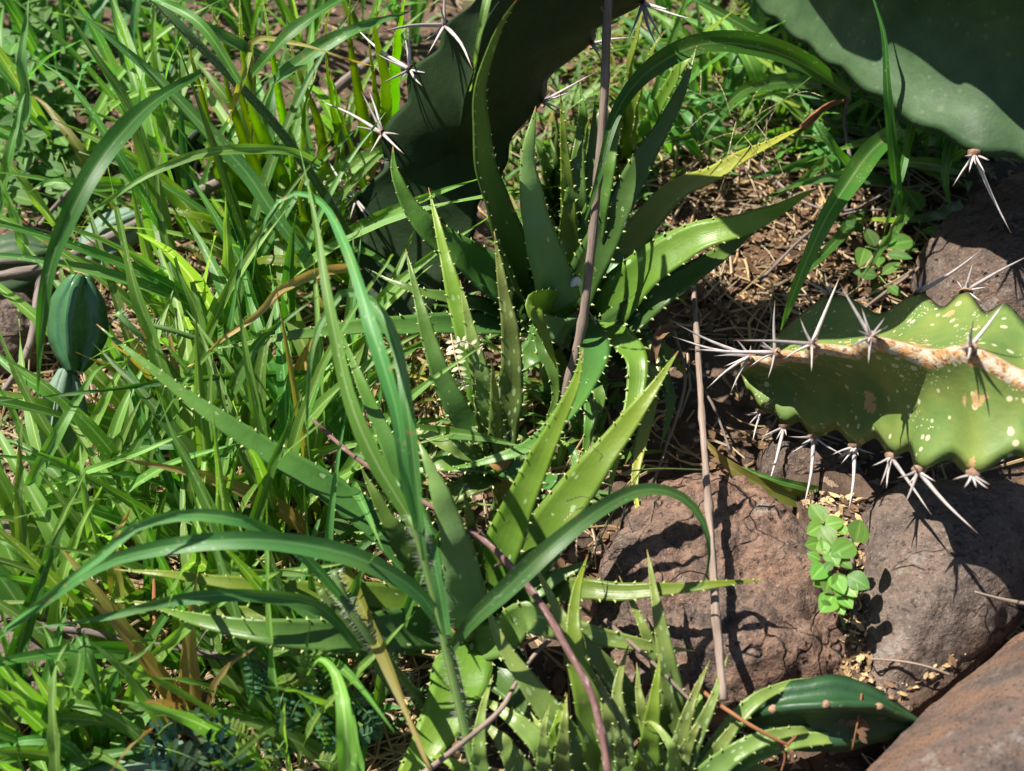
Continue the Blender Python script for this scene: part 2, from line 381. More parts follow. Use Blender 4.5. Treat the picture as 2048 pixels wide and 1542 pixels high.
GEN = Vector((0, -.55, .85)).normalized()
def aloe_leaf(parent, pts, wpx, mat='aloe', nref=None, thick=.26, conc=.16, teeth=True, blunt=1.0, roll=0, basew=1.0, tooth=1.0, label=None, wm=None):
    """a thick channelled leaf from base to tip along 3-D points, toothed on both margins"""
    N = 34
    c, L = spline(pts, N)
    rh = (c[-1]-c[0]); rh.z = 0
    if nref is None:
        k = (c[-1]-c[0]).normalized()
        ins = Vector((0, 0, 1)) - k*k.z
        if ins.length < .05: ins = GEN
        nref = (ins.normalized()*.75+GEN*.75).normalized()
    fr = frames(c, nref, 0, roll)
    wmax = wm if wm else 1.16*wpx*mpp(c[N//3])
    mb = MB(); top = 7
    ph = random.random()*9
    ring = []; verts = []; uvs = []; nls = []; hw = []
    for i in range(N):
        k = i/(N-1)
        w_ = wmax*min(1, (basew + (1-basew)*min(1, k/.25)))*(.45*(1-k**(1.35*blunt))**.95+.55*(1-k)**(.85/blunt))
        w_ *= 1+.03*math.sin(k*23+ph)
        w_ = max(w_, .0006); hw.append(w_/2)
        th = w_*thick*(1.25-.25*k)
        t, s, nn = fr[i]
        pts_ = []
        for j in range(top):
            u = -1+2*j/(top-1)
            pts_.append((u, -conc*w_*(1-u*u)*(1-k*.5)))
        for j in range(1, top-1):
            u = 1-2*j/(top-1)
            pts_.append((u*.94, -conc*w_*(1-u*u)*(1-k*.5)-th*math.sqrt(1-u*u)))
        wob = .0009*math.sin(k*31+ph)
        for (u, h_) in pts_:
            verts.append(c[i]+s*(u*w_/2)+nn*(h_+wob)); uvs.append((u*w_/2+ph, k*L+ph)); nls.append((u*.5+.5, k))
    m = 2*top-2; faces = []
    for i in range(N-1):
        for j in range(m):
            a = i*m+j; b_ = i*m+(j+1) % m
            faces.append((a, b_, b_+m, a+m))
    faces.append(tuple(reversed(range(m)))); faces.append(tuple(range((N-1)*m, N*m)))
    mb.add(verts, faces, uvs, nls)
    leaf = mb.build('leaf', [mat], parent)
    if label: leaf['label'] = label
    if teeth:
        tb = MB(); d = .012*random.uniform(.9, 1.1); sp = random.uniform(.015, .020)
        while d < L*.97:
            for sg in (-1, 1):
                k = min(.985, (d+random.uniform(-.003, .003))/L); fi = k*(N-1); i = int(fi); fr_ = fi-i
                i2 = min(i+1, N-1)
                p = c[i].lerp(c[i2], fr_); t, s, nn = fr[i]
                h2 = hw[i]*(1-fr_)+hw[i2]*fr_
                hgt = tooth*.0038*(1-.62*k)*random.uniform(.8, 1.15); bs = hgt*.62
                e = p+s*sg*(h2-.0008)
                tb.add([e-t*bs, e+t*bs*.9, e+nn*bs*.55, e-nn*bs*.55, e+s*sg*hgt+t*hgt*.55+nn*hgt*.15], [(0, 2, 4), (2, 1, 4), (1, 3, 4), (3, 0, 4)])
            d += sp*(1-.45*d/L)
        o = tb.build('margin_teeth', ['teeth'], leaf, smooth=False); o['kind'] = 'stuff'
    return leaf

def grass_blade(parent, pts, wpx, mat='g_mid', nref=None, roll=None, twist=None, fold=.22, wm=None, taper_base=.55, n=26, name='blade', tip_k=1.5):
    c, L = spline(pts, n)
    if nref is None: nref = GEN
    if roll is None: roll = random.uniform(-.35, .35)
    if twist is None: twist = random.uniform(-.5, .5)
    fr = frames(c, nref, twist, roll)
    w0 = wm if wm else 1.12*wpx*mpp(c[n//2])
    verts = []; uvs = []; nls = []; ph = random.random()*7
    for i in range(n):
        k = i/(n-1); t, s, nn = fr[i]
        w_ = w0*min(1, taper_base+(1-taper_base)*k/.3)*max(0.03, (1-max(0, k-.12)**tip_k*1.22 if k > .12 else 1))
        w_ = max(w_, .0005)*(1+.05*math.sin(k*17+ph))
        ed = .0012*math.sin(k*26+ph)
        for j, u in enumerate((-1, -.5, 0, .5, 1)):
            h_ = fold*w_*(abs(u)**1.3) + ed*u
            verts.append(c[i]+s*(u*w_/2)+nn*h_); uvs.append((u*w_/2+ph, k*L)); nls.append((u*.5+.5, k))
    faces = [(i*5+j, i*5+j+1, i*5+j+6, i*5+j+5) for i in range(n-1) for j in range(4)]
    mb = MB(); mb.add(verts, faces, uvs, nls)
    return mb.build(name, [mat], parent)

def tube_mb(mb, pts, r0, r1, seg=8, n=24, rough=0.0, knots=None, mi=0):
    c, L = spline(pts, n); fr = frames(c, Vector((.31, .2, .93)).normalized())
    verts = []; uvs = []; nls = []; ph = random.random()*20
    for i in range(n):
        k = i/(n-1); t, s, nn = fr[i]; r = r0+(r1-r0)*k
        if knots: r *= 1+.32*sum(math.exp(-((k-q)/.012)**2) for q in knots)
        for j in range(seg):
            a = 2*math.pi*j/seg
            rr = r*(1+rough*noise.noise(Vector((k*L*60, math.cos(a)*1.3, math.sin(a)*1.3+ph))))
            verts.append(c[i]+s*math.cos(a)*rr+nn*math.sin(a)*rr); uvs.append((a*r, k*L+ph)); nls.append((j/seg, k))
    faces = [(i*seg+j, i*seg+(j+1) % seg, (i+1)*seg+(j+1) % seg, (i+1)*seg+j) for i in range(n-1) for j in range(seg)]
    faces.append(tuple(reversed(range(seg)))); faces.append(tuple(range((n-1)*seg, n*seg)))
    mb.add(verts, faces, uvs, nls, mi)
    return c, fr
def hairs_mb(mb, c, fr, r, count, ln=.007):
    for _ in range(count):
        i = random.randrange(len(c)-1); p = c[i].lerp(c[i+1], random.random()); t, s, nn = fr[i]
        a = random.uniform(0, 6.28); d = s*math.cos(a)+nn*math.sin(a)
        e = p+d*r*.9; q = e+d*ln*random.uniform(.5, 1.1)+t*random.uniform(-.002, .003)
        x = t*.00016
        mb.add([e-x, e+x, q], [(0, 1, 2)])
def culm(parent, pts, rpx, hair=0, name='culm', r1=.8):
    mb = MB(); r = rpx*mpp(Vector(pts[0]))/2
    c, fr = tube_mb(mb, pts, r, r*r1, 8, 30)
    o = mb.build(name, ['culm'], parent)
    if hair:
        hb = MB(); hairs_mb(hb, c, fr, r, hair); h = hb.build('stem_hairs', ['hair'], o); h['kind'] = 'stuff'
    return o

# ================================================================== THE SETTING
def ground_z(x, y):
    if abs(x) > 3 or abs(y) > 3: return -.03
    return .012*noise.noise(Vector((x*5, y*5, 1)))+.007*noise.noise(Vector((x*19, y*19, 4)))+.003*noise.noise(Vector((x*60, y*60, 9)))-.012
def make_ground():
    ax = [-60, -30, -12, -5, -2.4, -1.6]+[-1.2+2.4*i/240 for i in range(241)]+[1.6, 2.4, 5, 12, 30, 60]
    v = [(x, y+.15, ground_z(x, y+.15)) for y in ax for x in ax]; n = len(ax)
    mb = MB(); mb.add(v, [(j*n+i, j*n+i+1, (j+1)*n+i+1, (j+1)*n+i) for j in range(n-1) for i in range(n-1)])
    o = mb.build('ground', ['soil']); tag(o, kind='structure'); return o
make_ground()

# ------------------------------------------------------------------ rocks
def rock(outline, h, mat, label, group=None, dome=.5, rough=1.0, seed=0, edge=.6, name='rock'):
    poly = [P(x, y, h*edge) for x, y in outline]
    n = 150; cl, L = spline(poly+[poly[0]], n+1); cl = cl[:n]
    cen = sum(cl, Vector())/n
    verts = []; faces = []
    prof = [(1.03, -.05), (1.02, .0), (1.0, edge*.45), (.985, edge*.75)]
    for i in range(1, 34):
        q = 1-i/34
        prof.append((.985*q**.9, None))
    off = Vector((seed*3.7, seed*1.3, seed*2.1))
    for (q, zz) in prof:
        for p in cl:
            b = cen+(p-cen)*q; b.z = 0
            if zz is None:
                z = h*(.75*edge+(1-.75*edge)*(1-(q/.985)**(2.2/dome*.5+1)))
            else: z = zz*h if zz > 0 else zz
            v = Vector((b.x, b.y, z)); s = v*9+off
            d = noise.fractal(s, 1.0, 2.0, 5)*.011*rough
            d2 = noise.fractal(v*42+off, .9, 2.1, 4)*.0042*rough-max(0, abs(noise.noise(v*24+off*2))*-1+.08)*.022*rough
            dirv = (Vector((b.x-cen.x, b.y-cen.y, 0))*(q**3)*6+Vector((0, 0, .7))).normalized()
            verts.append(v+dirv*(d+d2)*(1 if z > -.01 else .3))
    for i in range(len(prof)-1):
        for j in range(n):
            faces.append((i*n+j, i*n+(j+1) % n, (i+1)*n+(j+1) % n, (i+1)*n+j))
    o = len(prof)-1
    verts.append(sum((Vector(verts[o*n+j]) for j in range(n)), Vector())/n)
    for j in range(n): faces.append((o*n+j, o*n+(j+1) % n, len(verts)-1))
    mb = MB(); mb.add(verts, faces)
    ob = mb.build(name, [mat], loc=(cen.x, cen.y, 0)); tag(ob, label, 'rock', group); return ob

rock([(1190, 1200), (1210, 1060), (1320, 975), (1440, 945), (1555, 985), (1640, 1075), (1690, 1190), (1705, 1290), (1690, 1360), (1560, 1390), (1400, 1410), (1260, 1380), (1200, 1300)], .075, 'rock_a', 'flat reddish brown pitted rock under the spotted aloe leaf tips', dome=.22, rough=1.5, seed=1)
rock([(1725, 1010), (1800, 960), (1950, 940), (2080, 960), (2090, 1150), (2000, 1260), (1910, 1330), (1800, 1390), (1750, 1370), (1722, 1250), (1738, 1120)], .085, 'rock_b', 'smooth rounded grey brown rock below the scarred cactus stem', dome=.8, rough=.6, seed=2)
rock([(1690, 1570), (1780, 1480), (1880, 1385), (1980, 1300), (2080, 1220), (2300, 1140), (2420, 1500), (2300, 1800), (1800, 1800), (1650, 1680)], .15, 'rock_c', 'large smooth boulder with speckled orange crust', dome=.9, rough=.45, seed=3)
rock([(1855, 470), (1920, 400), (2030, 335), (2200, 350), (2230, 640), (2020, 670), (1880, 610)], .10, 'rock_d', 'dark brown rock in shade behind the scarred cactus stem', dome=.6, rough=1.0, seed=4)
rock([(-60, 1000), (40, 985), (110, 1020), (95, 1090), (20, 1130), (-70, 1110)], .035, 'rock_b', 'low grey stone half hidden under grass beside the waxy cactus joint', dome=.6, rough=.7, seed=5, name='stone')
rock([(-60, 1215), (60, 1195), (150, 1240), (170, 1330), (110, 1400), (10, 1420), (-80, 1380)], .045, 'rock_b', 'grey brown stone under the end of the straight grey stick', dome=.6, rough=.8, seed=6, name='stone')
rock([(160, 1040), (240, 1030), (280, 1080), (210, 1110), (150, 1090)], .025, 'rock_a', 'small tan stone in the grass between two larger grey stones', dome=.6, rough=.7, seed=7, name='stone')
rock([(-40, 590), (40, 575), (90, 620), (60, 680), (-50, 690)], .05, 'rock_b', 'pale crumbly stone beside the glossy cactus joint', dome=.6, rough=1.2, seed=8, name='stone')
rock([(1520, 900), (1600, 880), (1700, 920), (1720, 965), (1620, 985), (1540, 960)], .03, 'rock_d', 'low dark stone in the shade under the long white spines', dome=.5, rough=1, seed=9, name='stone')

# ------------------------------------------------------------------ litter
def scatter_region(poly):
    xs = [p[0] for p in poly]; ys = [p[1] for p in poly]
    while True:
        x = random.uniform(min(xs), max(xs)); y = random.uniform(min(ys), max(ys)); ins = False
        j = len(poly)-1
        for i in range(len(poly)):
            if (poly[i][1] > y) != (poly[j][1] > y) and x < (poly[j][0]-poly[i][0])*(y-poly[i][1])/(poly[j][1]-poly[i][1])+poly[i][0]: ins = not ins
            j = i
        if ins: return x, y
def straw_litter(name, label, regions, mat, lmin=.02, lmax=.09, wmin=.0008, wmax=.002, zmax=.02, tilt=.25):
    mb = MB()
    for poly, cnt in regions:
        for _ in range(cnt):
            x, y = scatter_region(poly); p = P(x, y, 0); p.z = ground_z(p.x, p.y)+random.random()**2*zmax+.001
            a = random.uniform(0, 6.28); L = random.uniform(lmin, lmax); wd = random.uniform(wmin, wmax)
            d = Vector((math.cos(a), math.sin(a), random.uniform(-tilt, tilt)*random.random())); s = Vector((-math.sin(a), math.cos(a), 0))
            bend = random.uniform(-.18, .18)*L
            vs = []
            for k in (0, .33, .66, 1):
                c = p+d*L*(k-.5)+s*bend*(4*k*(1-k))
                wk = wd*(1-.5*k)
                vs += [c-s*wk, c+Vector((0, 0, wk*1.1)), c+s*wk]
            fs = []
            for i in range(3): fs += [(i*3, i*3+1, i*3+4, i*3+3), (i*3+1, i*3+2, i*3+5, i*3+4), (i*3+2, i*3, i*3+3, i*3+5)]
            mb.add(vs, fs)
    o = mb.build(name, [mat], smooth=False); tag(o, label, 'litter', kind='stuff'); return o
def flake_litter(name, label, regions, mat, smin=.004, smax=.012, zmax=.012, asp=.5, z0=0.0):
    mb = MB()
    for poly, cnt in regions:
        for _ in range(cnt):
            x, y = scatter_region(poly); p = P(x, y, z0); p.z = z0+ground_z(p.x, p.y)+random.random()**2*zmax+.002
            s = random.uniform(smin, smax); q = Matrix.Rotation(random.uniform(0, 6.28), 3, 'Z') @ Matrix.Rotation(random.uniform(-.6, .6), 3, 'X')@Matrix.Rotation(random.uniform(-.5, .5), 3, 'Y')
            cu = random.uniform(-.3, .45)
            vs = [q@Vector((-s, 0, cu*s))+p, q@Vector((-s*.3, s*asp, 0))+p, q@Vector((s*.5, s*asp*.8, cu*s*.3))+p, q@Vector((s, 0, cu*s))+p, q@Vector((s*.4, -s*asp, 0))+p, q@Vector((-s*.4, -s*asp*.9, cu*.2*s))+p, p-q@Vector((0, 0, cu*s*.35))]
            mb.add(vs, [(0, 1, 6), (1, 2, 6), (2, 3, 6), (3, 4, 6), (4, 5, 6), (5, 0, 6)], mi=random.randrange(len(mat)) if isinstance(mat, list) else 0)
    o = mb.build(name, mat if isinstance(mat, list) else [mat]); tag(o, label, 'litter', kind='stuff'); return o
def pebble_litter(name, label, regions, mat, smin=.002, smax=.006, z0=0.0):
    mb = MB()
    base = [Vector(v) for v in ((1, 0, 0), (-1, 0, 0), (0, 1, 0), (0, -1, 0), (0, 0, 1), (0, 0, -1))]
    bf = [(0, 2, 4), (2, 1, 4), (1, 3, 4), (3, 0, 4), (2, 0, 5), (1, 2, 5), (3, 1, 5), (0, 3, 5)]
    for poly, cnt in regions:
        for _ in range(cnt):
            x, y = scatter_region(poly); p = P(x, y, z0); p.z = z0+ground_z(p.x, p.y)+.001
            s = random.uniform(smin, smax); q = Matrix.Rotation(random.uniform(0, 6.28), 3, random.choice('XYZ'))
            mb.add([p+q@Vector((v.x*s*random.uniform(.7, 1.5), v.y*s*random.uniform(.6, 1.1), v.z*s*random.uniform(.5, .9))) for v in base], bf)
    o = mb.build(name, [mat]); tag(o, label, 'litter', kind='stuff'); return o
ALL = [(-150, -200), (2200, -200), (2200, 1700), (-150, 1700)]
LEFT = [(-100, 450), (520, 480), (860, 800), (820, 1250), (880, 1600), (-100, 1600)]
MIDR = [(1300, 300), (1900, 300), (1900, 640), (1500, 680), (1380, 640)]
def crack_bed():
    mb = MB(); pl = [P(x, y, .035) for x, y in [(1560, 930), (1760, 940), (1740, 1150), (1760, 1330), (1960, 1230), (2060, 1200), (2000, 1300), (1800, 1460), (1640, 1440), (1660, 1200), (1610, 1080)]]
    c_, L = spline(pl+[pl[0]], 121); c_ = c_[:-1]; cen = P(1715, 1230, .04); vs = []; fs = []
    for q in range(13):
        for p in c_:
            v = cen.lerp(p, q/12); v.z = .038+.008*noise.noise(v*30)+.004*noise.noise(v*90)-(.05 if q == 12 else 0); vs.append(v)
    fs = [(q*120+j, q*120+(j+1) % 120, (q+1)*120+(j+1) % 120, (q+1)*120+j) for q in range(12) for j in range(120)]
    mb.add(vs, fs); tag(mb.build('soil_bank', ['soil']), kind='structure')
crack_bed()
GAP = [(1600, 980), (1730, 990), (1720, 1150), (1730, 1300), (1760, 1420), (1680, 1420), (1680, 1250), (1640, 1090)]
GAP2 = [(1760, 1420), (1920, 1320), (2030, 1220), (1990, 1200), (1840, 1330), (1740, 1380)]
straw_litter('straw_litter', 'tan dry straw lying over the soil between the plants', [(ALL, 800), (LEFT, 1200), (MIDR, 220), ([(650, 650), (900, 650), (900, 880), (650, 880)], 150)], 'straw')
straw_litter('pale_straw_litter', 'bleached pale straw and thin twigs over the soil', [(ALL, 500), (LEFT, 500), (MIDR, 260), (GAP2, 260)], 'straw_pale', .03, .12)
flake_litter('dry_leaf_litter', 'brown dry leaf scraps covering the soil', [(ALL, 2600), (MIDR, 2600), (LEFT, 700)], 'leaf_dry')
pebble_litter('gravel', 'loose tan and grey grit on the soil', [(ALL, 1200), (LEFT, 4200), (MIDR, 1600)], 'pebble')
flake_litter('leaflet_litter', 'tan fallen leaflets packed in the crack between two rocks', [(GAP, 2200), (GAP2, 450)], ['straw', 'leaf_dry', 'straw', 'soil'], .002, .0065, .014, .38, z0=.042)

# ================================================================== CACTI
def spine_mesh(mb, a, b, r, seg=6, bend=.04):
    d = b-a; L = d.length; x = d.orthogonal().normalized()
    mid = (a+b)/2+x*L*random.uniform(-bend, bend)
    c, L2 = spline([a, mid, b], 7); fr = frames(c, x)
    v = []; nl = []; uv = []
    for i in range(7):
        k = i/6; rr = r*(1-k)**.75+.00012
        t, s, nn = fr[i]
        for j in range(seg):
            an = 6.2832*j/seg; v.append(c[i]+s*math.cos(an)*rr+nn*math.sin(an)*rr); nl.append((j/seg, k)); uv.append((an*r, k*L))
    f = [(i*seg+j, i*seg+(j+1) % seg, (i+1)*seg+(j+1) % seg, (i+1)*seg+j) for i in range(6) for j in range(seg)]
    mb.add(v, f, uv, nl)
def areole(parent, p, out, tips, size=.006, extra=3):
    """brown felt cushion on a rib with its spines as sub-parts"""
    mb = MB(); out = out.normalized(); x = out.orthogonal().normalized(); y = out.cross(x)
    v = []; f = []; ns = 10; nr = 4
    for i in range(nr):
        a = i/(nr-1)*1.45
        for j in range(ns):
            b = 6.2832*j/ns; r = size*math.cos(a)*(1+.22*random.uniform(-1, 1))
            v.append(p+x*math.cos(b)*r+y*math.sin(b)*r+out*(size*.75*math.sin(a)-size*.3))
    for i in range(nr-1):
        for j in range(ns): f.append((i*ns+j, i*ns+(j+1) % ns, (i+1)*ns+(j+1) % ns, (i+1)*ns+j))
    f.append(tuple(range((nr-1)*ns, nr*ns)))
    mb.add(v, f); ao = mb.build('areole', ['areole'], parent)
    for t in tips:
        sb = MB(); d = t-p
        spine_mesh(sb, p+d.normalized()*.001, t, min(.0022, .0009+d.length*.017))
        sb.build('spine', ['spine'], ao)
    for _ in range(extra):
        d = (out*random.uniform(.3, 1)+x*random.uniform(-1, 1)+y*random.uniform(-1, 1)).normalized()
        sb = MB(); spine_mesh(sb, p, p+d*random.uniform(.009, .018), .0012); sb.build('spine', ['spine'], ao)
    return ao
def cactus(name, label, axis, ribs, mat, bumps, amp=.12, th=.004, depth=.35, group=None, areoles=(), n=150, phase=0.0, closed_ends=True, base_i=0, cork=(), spiny=3):
    """winged stem: rib edges as 3-D curves round an axis; faces sag between them; humps on the edges carry the areoles"""
    A, LA = spline(axis, n)
    E = [spline(r, n)[0] for r in ribs]
    if len(E) == 2:
        E.append([A[i]+(A[i]-(E[0][i]+E[1][i])/2)*1.0+(A[i]-cam_loc).normalized()*0+Vector((0, .06, -.02)) for i in range(n)])
    K = len(E)
    spots = {}
    for q in range(K): spots[q] = []
    for (q, px, py, *_) in areoles:
        def err(i):
            d = E[q][i]-cam_loc; zc = d.dot(FWD)
            return (W/2+d.x/zc*FPX-px)**2+(H/2-d.dot(UPV)/zc*FPX-py)**2
        spots[q].append(min(range(n), key=err))
    for q in range(K):
        ids = sorted(spots[q])
        for i in range(n):
            k = i/(n-1)
            if len(ids) >= 2:
                if i <= ids[0]: g = ids[1]-ids[0]; ph = (ids[0]-i)/g
                elif i >= ids[-1]: g = ids[-1]-ids[-2]; ph = (i-ids[-1])/g
                else:
                    j = max(z for z in range(len(ids)) if ids[z] <= i); ph = (i-ids[j])/(ids[j+1]-ids[j])
                b = (math.cos(math.pi*ph)**2)**.8*2-1
            else: b = math.cos(6.2832*(k*bumps+phase+q*.37))
            E[q][i] = A[i]+(E[q][i]-A[i])*(1-amp*(1-b)*.5*(1+.3*noise.noise(Vector((k*9, q*3.1, phase)))))
    m = 12; verts = []; uvs = []; nls = []; ring = K*(m+1)
    for i in range(n):
        k = i/(n-1)
        for q in range(K):
            e0 = E[q][i]; e1 = E[(q+1) % K][i]; c = A[i]
            u = (e1-e0); u = u.normalized() if u.length > 1e-6 else Vector((1, 0, 0))
            o0 = (e0-c); t_ = min(th, o0.length*.4)
            o0 = o0.normalized() if o0.length > 1e-6 else u
            t1 = min(th, (e1-c).length*.4)
            dp = depth if not isinstance(depth, tuple) else depth[0]+(depth[1]-depth[0])*min(1, max(0, (k-depth[2])/depth[3]))
            ctl = c*(1-dp)+((e0+e1)/2)*dp
            s0 = e0+u*t_-o0*t_*.6; s1 = e1-u*t1-(e1-c).normalized()*t1*.6 if (e1-c).length > 1e-6 else e1
            verts.append(e0); uvs.append((0, k*LA)); nls.append((0 if q in cork else .5, k))
            for j in range(m):
                t = j/(m-1); t2 = t
                v = s0*(1-t2)**2+ctl*2*t2*(1-t2)+s1*t2*t2
                verts.append(v); uvs.append((t*.1, k*LA)); nls.append((t*2 if (t < .5 and q in cork) else ((1-t)*2 if (t >= .5 and (q+1) % K in cork) else .5+min(t, 1-t)), k))
    faces = []
    for i in range(n-1):
        for j in range(ring):
            faces.append((i*ring+j, i*ring+(j+1) % ring, (i+1)*ring+(j+1) % ring, (i+1)*ring+j))
    mb = MB(); 
    verts.append(A[0]-(A[1]-A[0])*2); uvs.append((0, 0)); nls.append((.5, 0)); verts.append(A[-1]+(A[-1]-A[-2])*2); uvs.append((0, LA)); nls.append((.5, 1))
    for j in range(ring):
        faces.append(((j+1) % ring, j, n*ring)); faces.append(((n-1)*ring+j, (n-1)*ring+(j+1) % ring, n*ring+1))
    mb.add(verts, faces, uvs, nls)
    base = A[base_i].copy()
    root = empty(name, base, label, 'cactus', group)
    mb.build('stem', [mat], root)
    for (q, px, py, tips, *rest) in areoles:
        # nearest point of that rib edge as seen at the photo spot
        best = None
        for i in range(n):
            v = E[q][i]; d = v-cam_loc; zc = d.dot(FWD)
            sx = W/2+d.x/zc*FPX; sy = H/2-d.dot(UPV)/zc*FPX
            e = (sx-px)**2+(sy-py)**2
            if best is None or e < best[0]: best = (e, i)
        i = best[1]; p = E[q][i]; out = p-A[i]
        T = []
        for tp in tips:
            dz = tp[2] if len(tp) > 2 else .012
            T.append(P(tp[0], tp[1], p.z+dz))
        areole(root, p, out, T, rest[0] if rest else .0055, spiny)
    return root

# dark upright stem, its broad face in shade
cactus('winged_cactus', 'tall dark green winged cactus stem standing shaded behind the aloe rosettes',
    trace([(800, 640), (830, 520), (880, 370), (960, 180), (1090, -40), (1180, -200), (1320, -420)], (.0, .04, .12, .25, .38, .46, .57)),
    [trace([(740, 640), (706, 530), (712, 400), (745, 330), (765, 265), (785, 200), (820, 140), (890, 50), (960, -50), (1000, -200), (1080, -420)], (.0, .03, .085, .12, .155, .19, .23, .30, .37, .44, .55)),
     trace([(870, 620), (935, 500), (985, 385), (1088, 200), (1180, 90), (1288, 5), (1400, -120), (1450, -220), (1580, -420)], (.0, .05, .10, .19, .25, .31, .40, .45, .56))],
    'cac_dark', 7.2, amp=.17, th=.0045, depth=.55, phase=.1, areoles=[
    (0, 890, 50, [(757, 65, .02), (890, -30, .03), (880, 10, .03), (945, 138, .015), (855, 110, .0), (848, 82, -.005)]),
    (0, 820, 140, [(703, 47, .01), (815, 50, .025), (808, 62, .02), (765, 166, .0), (862, 146, .01), (845, 172, .008), (750, 106, .01)]),
    (0, 765, 265, [(630, 198, .01), (722, 182, .025), (737, 178, .015), (738, 310, .0), (808, 308, .01), (798, 269, .012), (704, 252, .005)]),
    (0, 712, 400, [(648, 305, .015), (645, 394, .01), (688, 342, .02), (700, 438, .0), (738, 440, .005), (745, 437, .01)]),
    (1, 1288, 8, [(1258, 76, .0), (1312, 88, .0), (1324, 78, -.005), (1390, 40, .0), (1345, 22, .02)]),
    (1, 1182, 88, [(1266, 75, .01), (1206, 130, .0), (1214, 112, -.01)]),
    (1, 1088, 200, [(1190, 145, .015), (1145, 182, .01), (1120, 230, -.005), (1125, 220, .0)])])
# big stem overhead at the upper right
cactus('winged_cactus', 'broad grey green cactus stem leaning over the dark shaded rock',
    trace([(1420, -240), (1560, -110), (1750, -10), (1950, 60), (2250, 120)], (.12, .18, .22, .24, .24)),
    [trace([(1420, -120), (1500, 0), (1590, 82), (1700, 165), (1830, 255), (1945, 308), (2080, 345), (2300, 400)], (.10, .14, .165, .19, .20, .21, .21, .20)),
     trace([(1500, -380), (1700, -290), (1900, -180), (2100, -90), (2400, -20)], (.43, .425, .42, .40, .39))],
    'cac_lit', 4.2, amp=.06, th=.008, depth=.3, phase=.3, base_i=0, areoles=[
    (0, 1945, 308, [(2022, 466, -.05), (1906, 372, -.02), (1952, 330, .01), (1938, 345, .0), (1970, 345, .005)], .007),
    (0, 2110, 350, [(2180, 480, -.02), (2120, 420, -.02)], .007)])
# scarred stem lying in from the right
cactus('winged_cactus', 'pale scarred cactus stem with corky orange ridge lying in front of the rocks',
    trace([(1490, 745), (1560, 745), (1700, 745), (1850, 765), (2000, 790), (2250, 850)], (.05, .07, .115, .165, .21, .28)),
    [trace([(1500, 730), (1570, 640), (1663, 590), (1760, 600), (1840, 585), (1933, 582), (2050, 620), (2250, 680)], (.05, .065, .09, .12, .165, .20, .24, .30)),
     trace([(1480, 722), (1498, 712), (1550, 705), (1625, 688), (1741, 674), (1850, 684), (1940, 693), (2048, 735), (2250, 790)], (.09, .11, .155, .20, .245, .265, .28, .29, .33)),
     trace([(1495, 790), (1522, 825), (1567, 854), (1625, 873), (1707, 893), (1782, 914), (1837, 942), (1943, 950), (2050, 935), (2250, 960)], (.045, .045, .05, .06, .09, .14, .175, .215, .245, .29))],
    'cac_scar', 7.5, amp=.18, th=.0095, depth=(.02, .75, .30, .4), phase=.55, base_i=60, cork=(1,), areoles=[
    (0, 1663, 588, [(1590, 555, .015), (1620, 575, .005), (1640, 560, .02)]),
    (0, 1840, 585, [(1966, 498, .02), (1823, 547, .012), (1847, 536, .015), (1866, 602, .0), (1862, 570, .01)]),
    (0, 1933, 582, [(2060, 510, .02), (1947, 522, .02), (1915, 560, .01), (1976, 574, .008), (1964, 604, .0)]),
    (1, 1498, 709, [(1345, 673, .01), (1351, 647, .015), (1413, 778, -.01), (1461, 786, -.02), (1448, 733, -.005), (1428, 712, .0), (1471, 677, .015)]),
    (1, 1550, 705, [(1378, 698, .01), (1550, 600, .03), (1519, 678, .012), (1500, 733, -.005), (1536, 757, -.01)]),
    (1, 1625, 687, [(1466, 681, .01), (1682, 548, .04), (1600, 635, .02), (1566, 719, .0), (1623, 743, -.005)]),
    (1, 1741, 673, [(1679, 566, .035), (1723, 614, .02), (1770, 635, .015), (1699, 695, .005), (1737, 727, .0), (1713, 660, .01)]),
    (1, 1940, 693, [(2009, 604, .02), (1947, 640, .04), (1933, 722, .01), (1915, 699, .01)]),
    (2, 1522, 826, [(1497, 850, .0), (1505, 885, -.01)]),
    (2, 1567, 856, [(1535, 977, -.015), (1520, 877, .0), (1552, 880, .0)]),
    (2, 1625, 874, [(1607, 1018, -.01), (1576, 873, .008), (1688, 911, .0), (1579, 908, .0)]),
    (2, 1707, 894, [(1697, 1025, -.01), (1661, 911, .0), (1682, 928, .0), (1750, 908, .005)]),
    (2, 1782, 915, [(1744, 932, .0), (1761, 970, .0), (1773, 977, .0), (1863, 1030, -.01), (1807, 914, .008)]),
    (2, 1837, 942, [(1956, 1067, -.01), (1810, 1008, .0), (1795, 956, .004), (1871, 963, .004)]),
    (2, 1943, 950, [(1928, 976, .0), (1953, 975, .0), (1970, 956, .0)])])
# young glossy stem at the bottom, partly under the boulder
cactus('winged_cactus', 'short glossy dark green cactus joint tucked between spotted aloe and orange boulder',
    trace([(1470, 1440), (1600, 1425), (1720, 1425), (1850, 1450)], (.05, .06, .06, .05)),
    [trace([(1475, 1430), (1530, 1378), (1620, 1352), (1700, 1352), (1770, 1385), (1850, 1445)], (.05, .07, .08, .08, .07, .05)),
     trace([(1475, 1442), (1560, 1414), (1650, 1408), (1750, 1410), (1850, 1448)], (.05, .09, .10, .095, .055)),
     trace([(1475, 1452), (1550, 1490), (1650, 1508), (1750, 1490), (1850, 1455)], (.045, .05, .055, .055, .05))],
    'cac_deep', 4, amp=.05, th=.006, depth=.35, spiny=0, areoles=[(1, 1545, 1416, [], .003), (1, 1652, 1409, [], .003), (1, 1760, 1412, [], .003), (0, 1785, 1392, [], .003)], base_i=60)
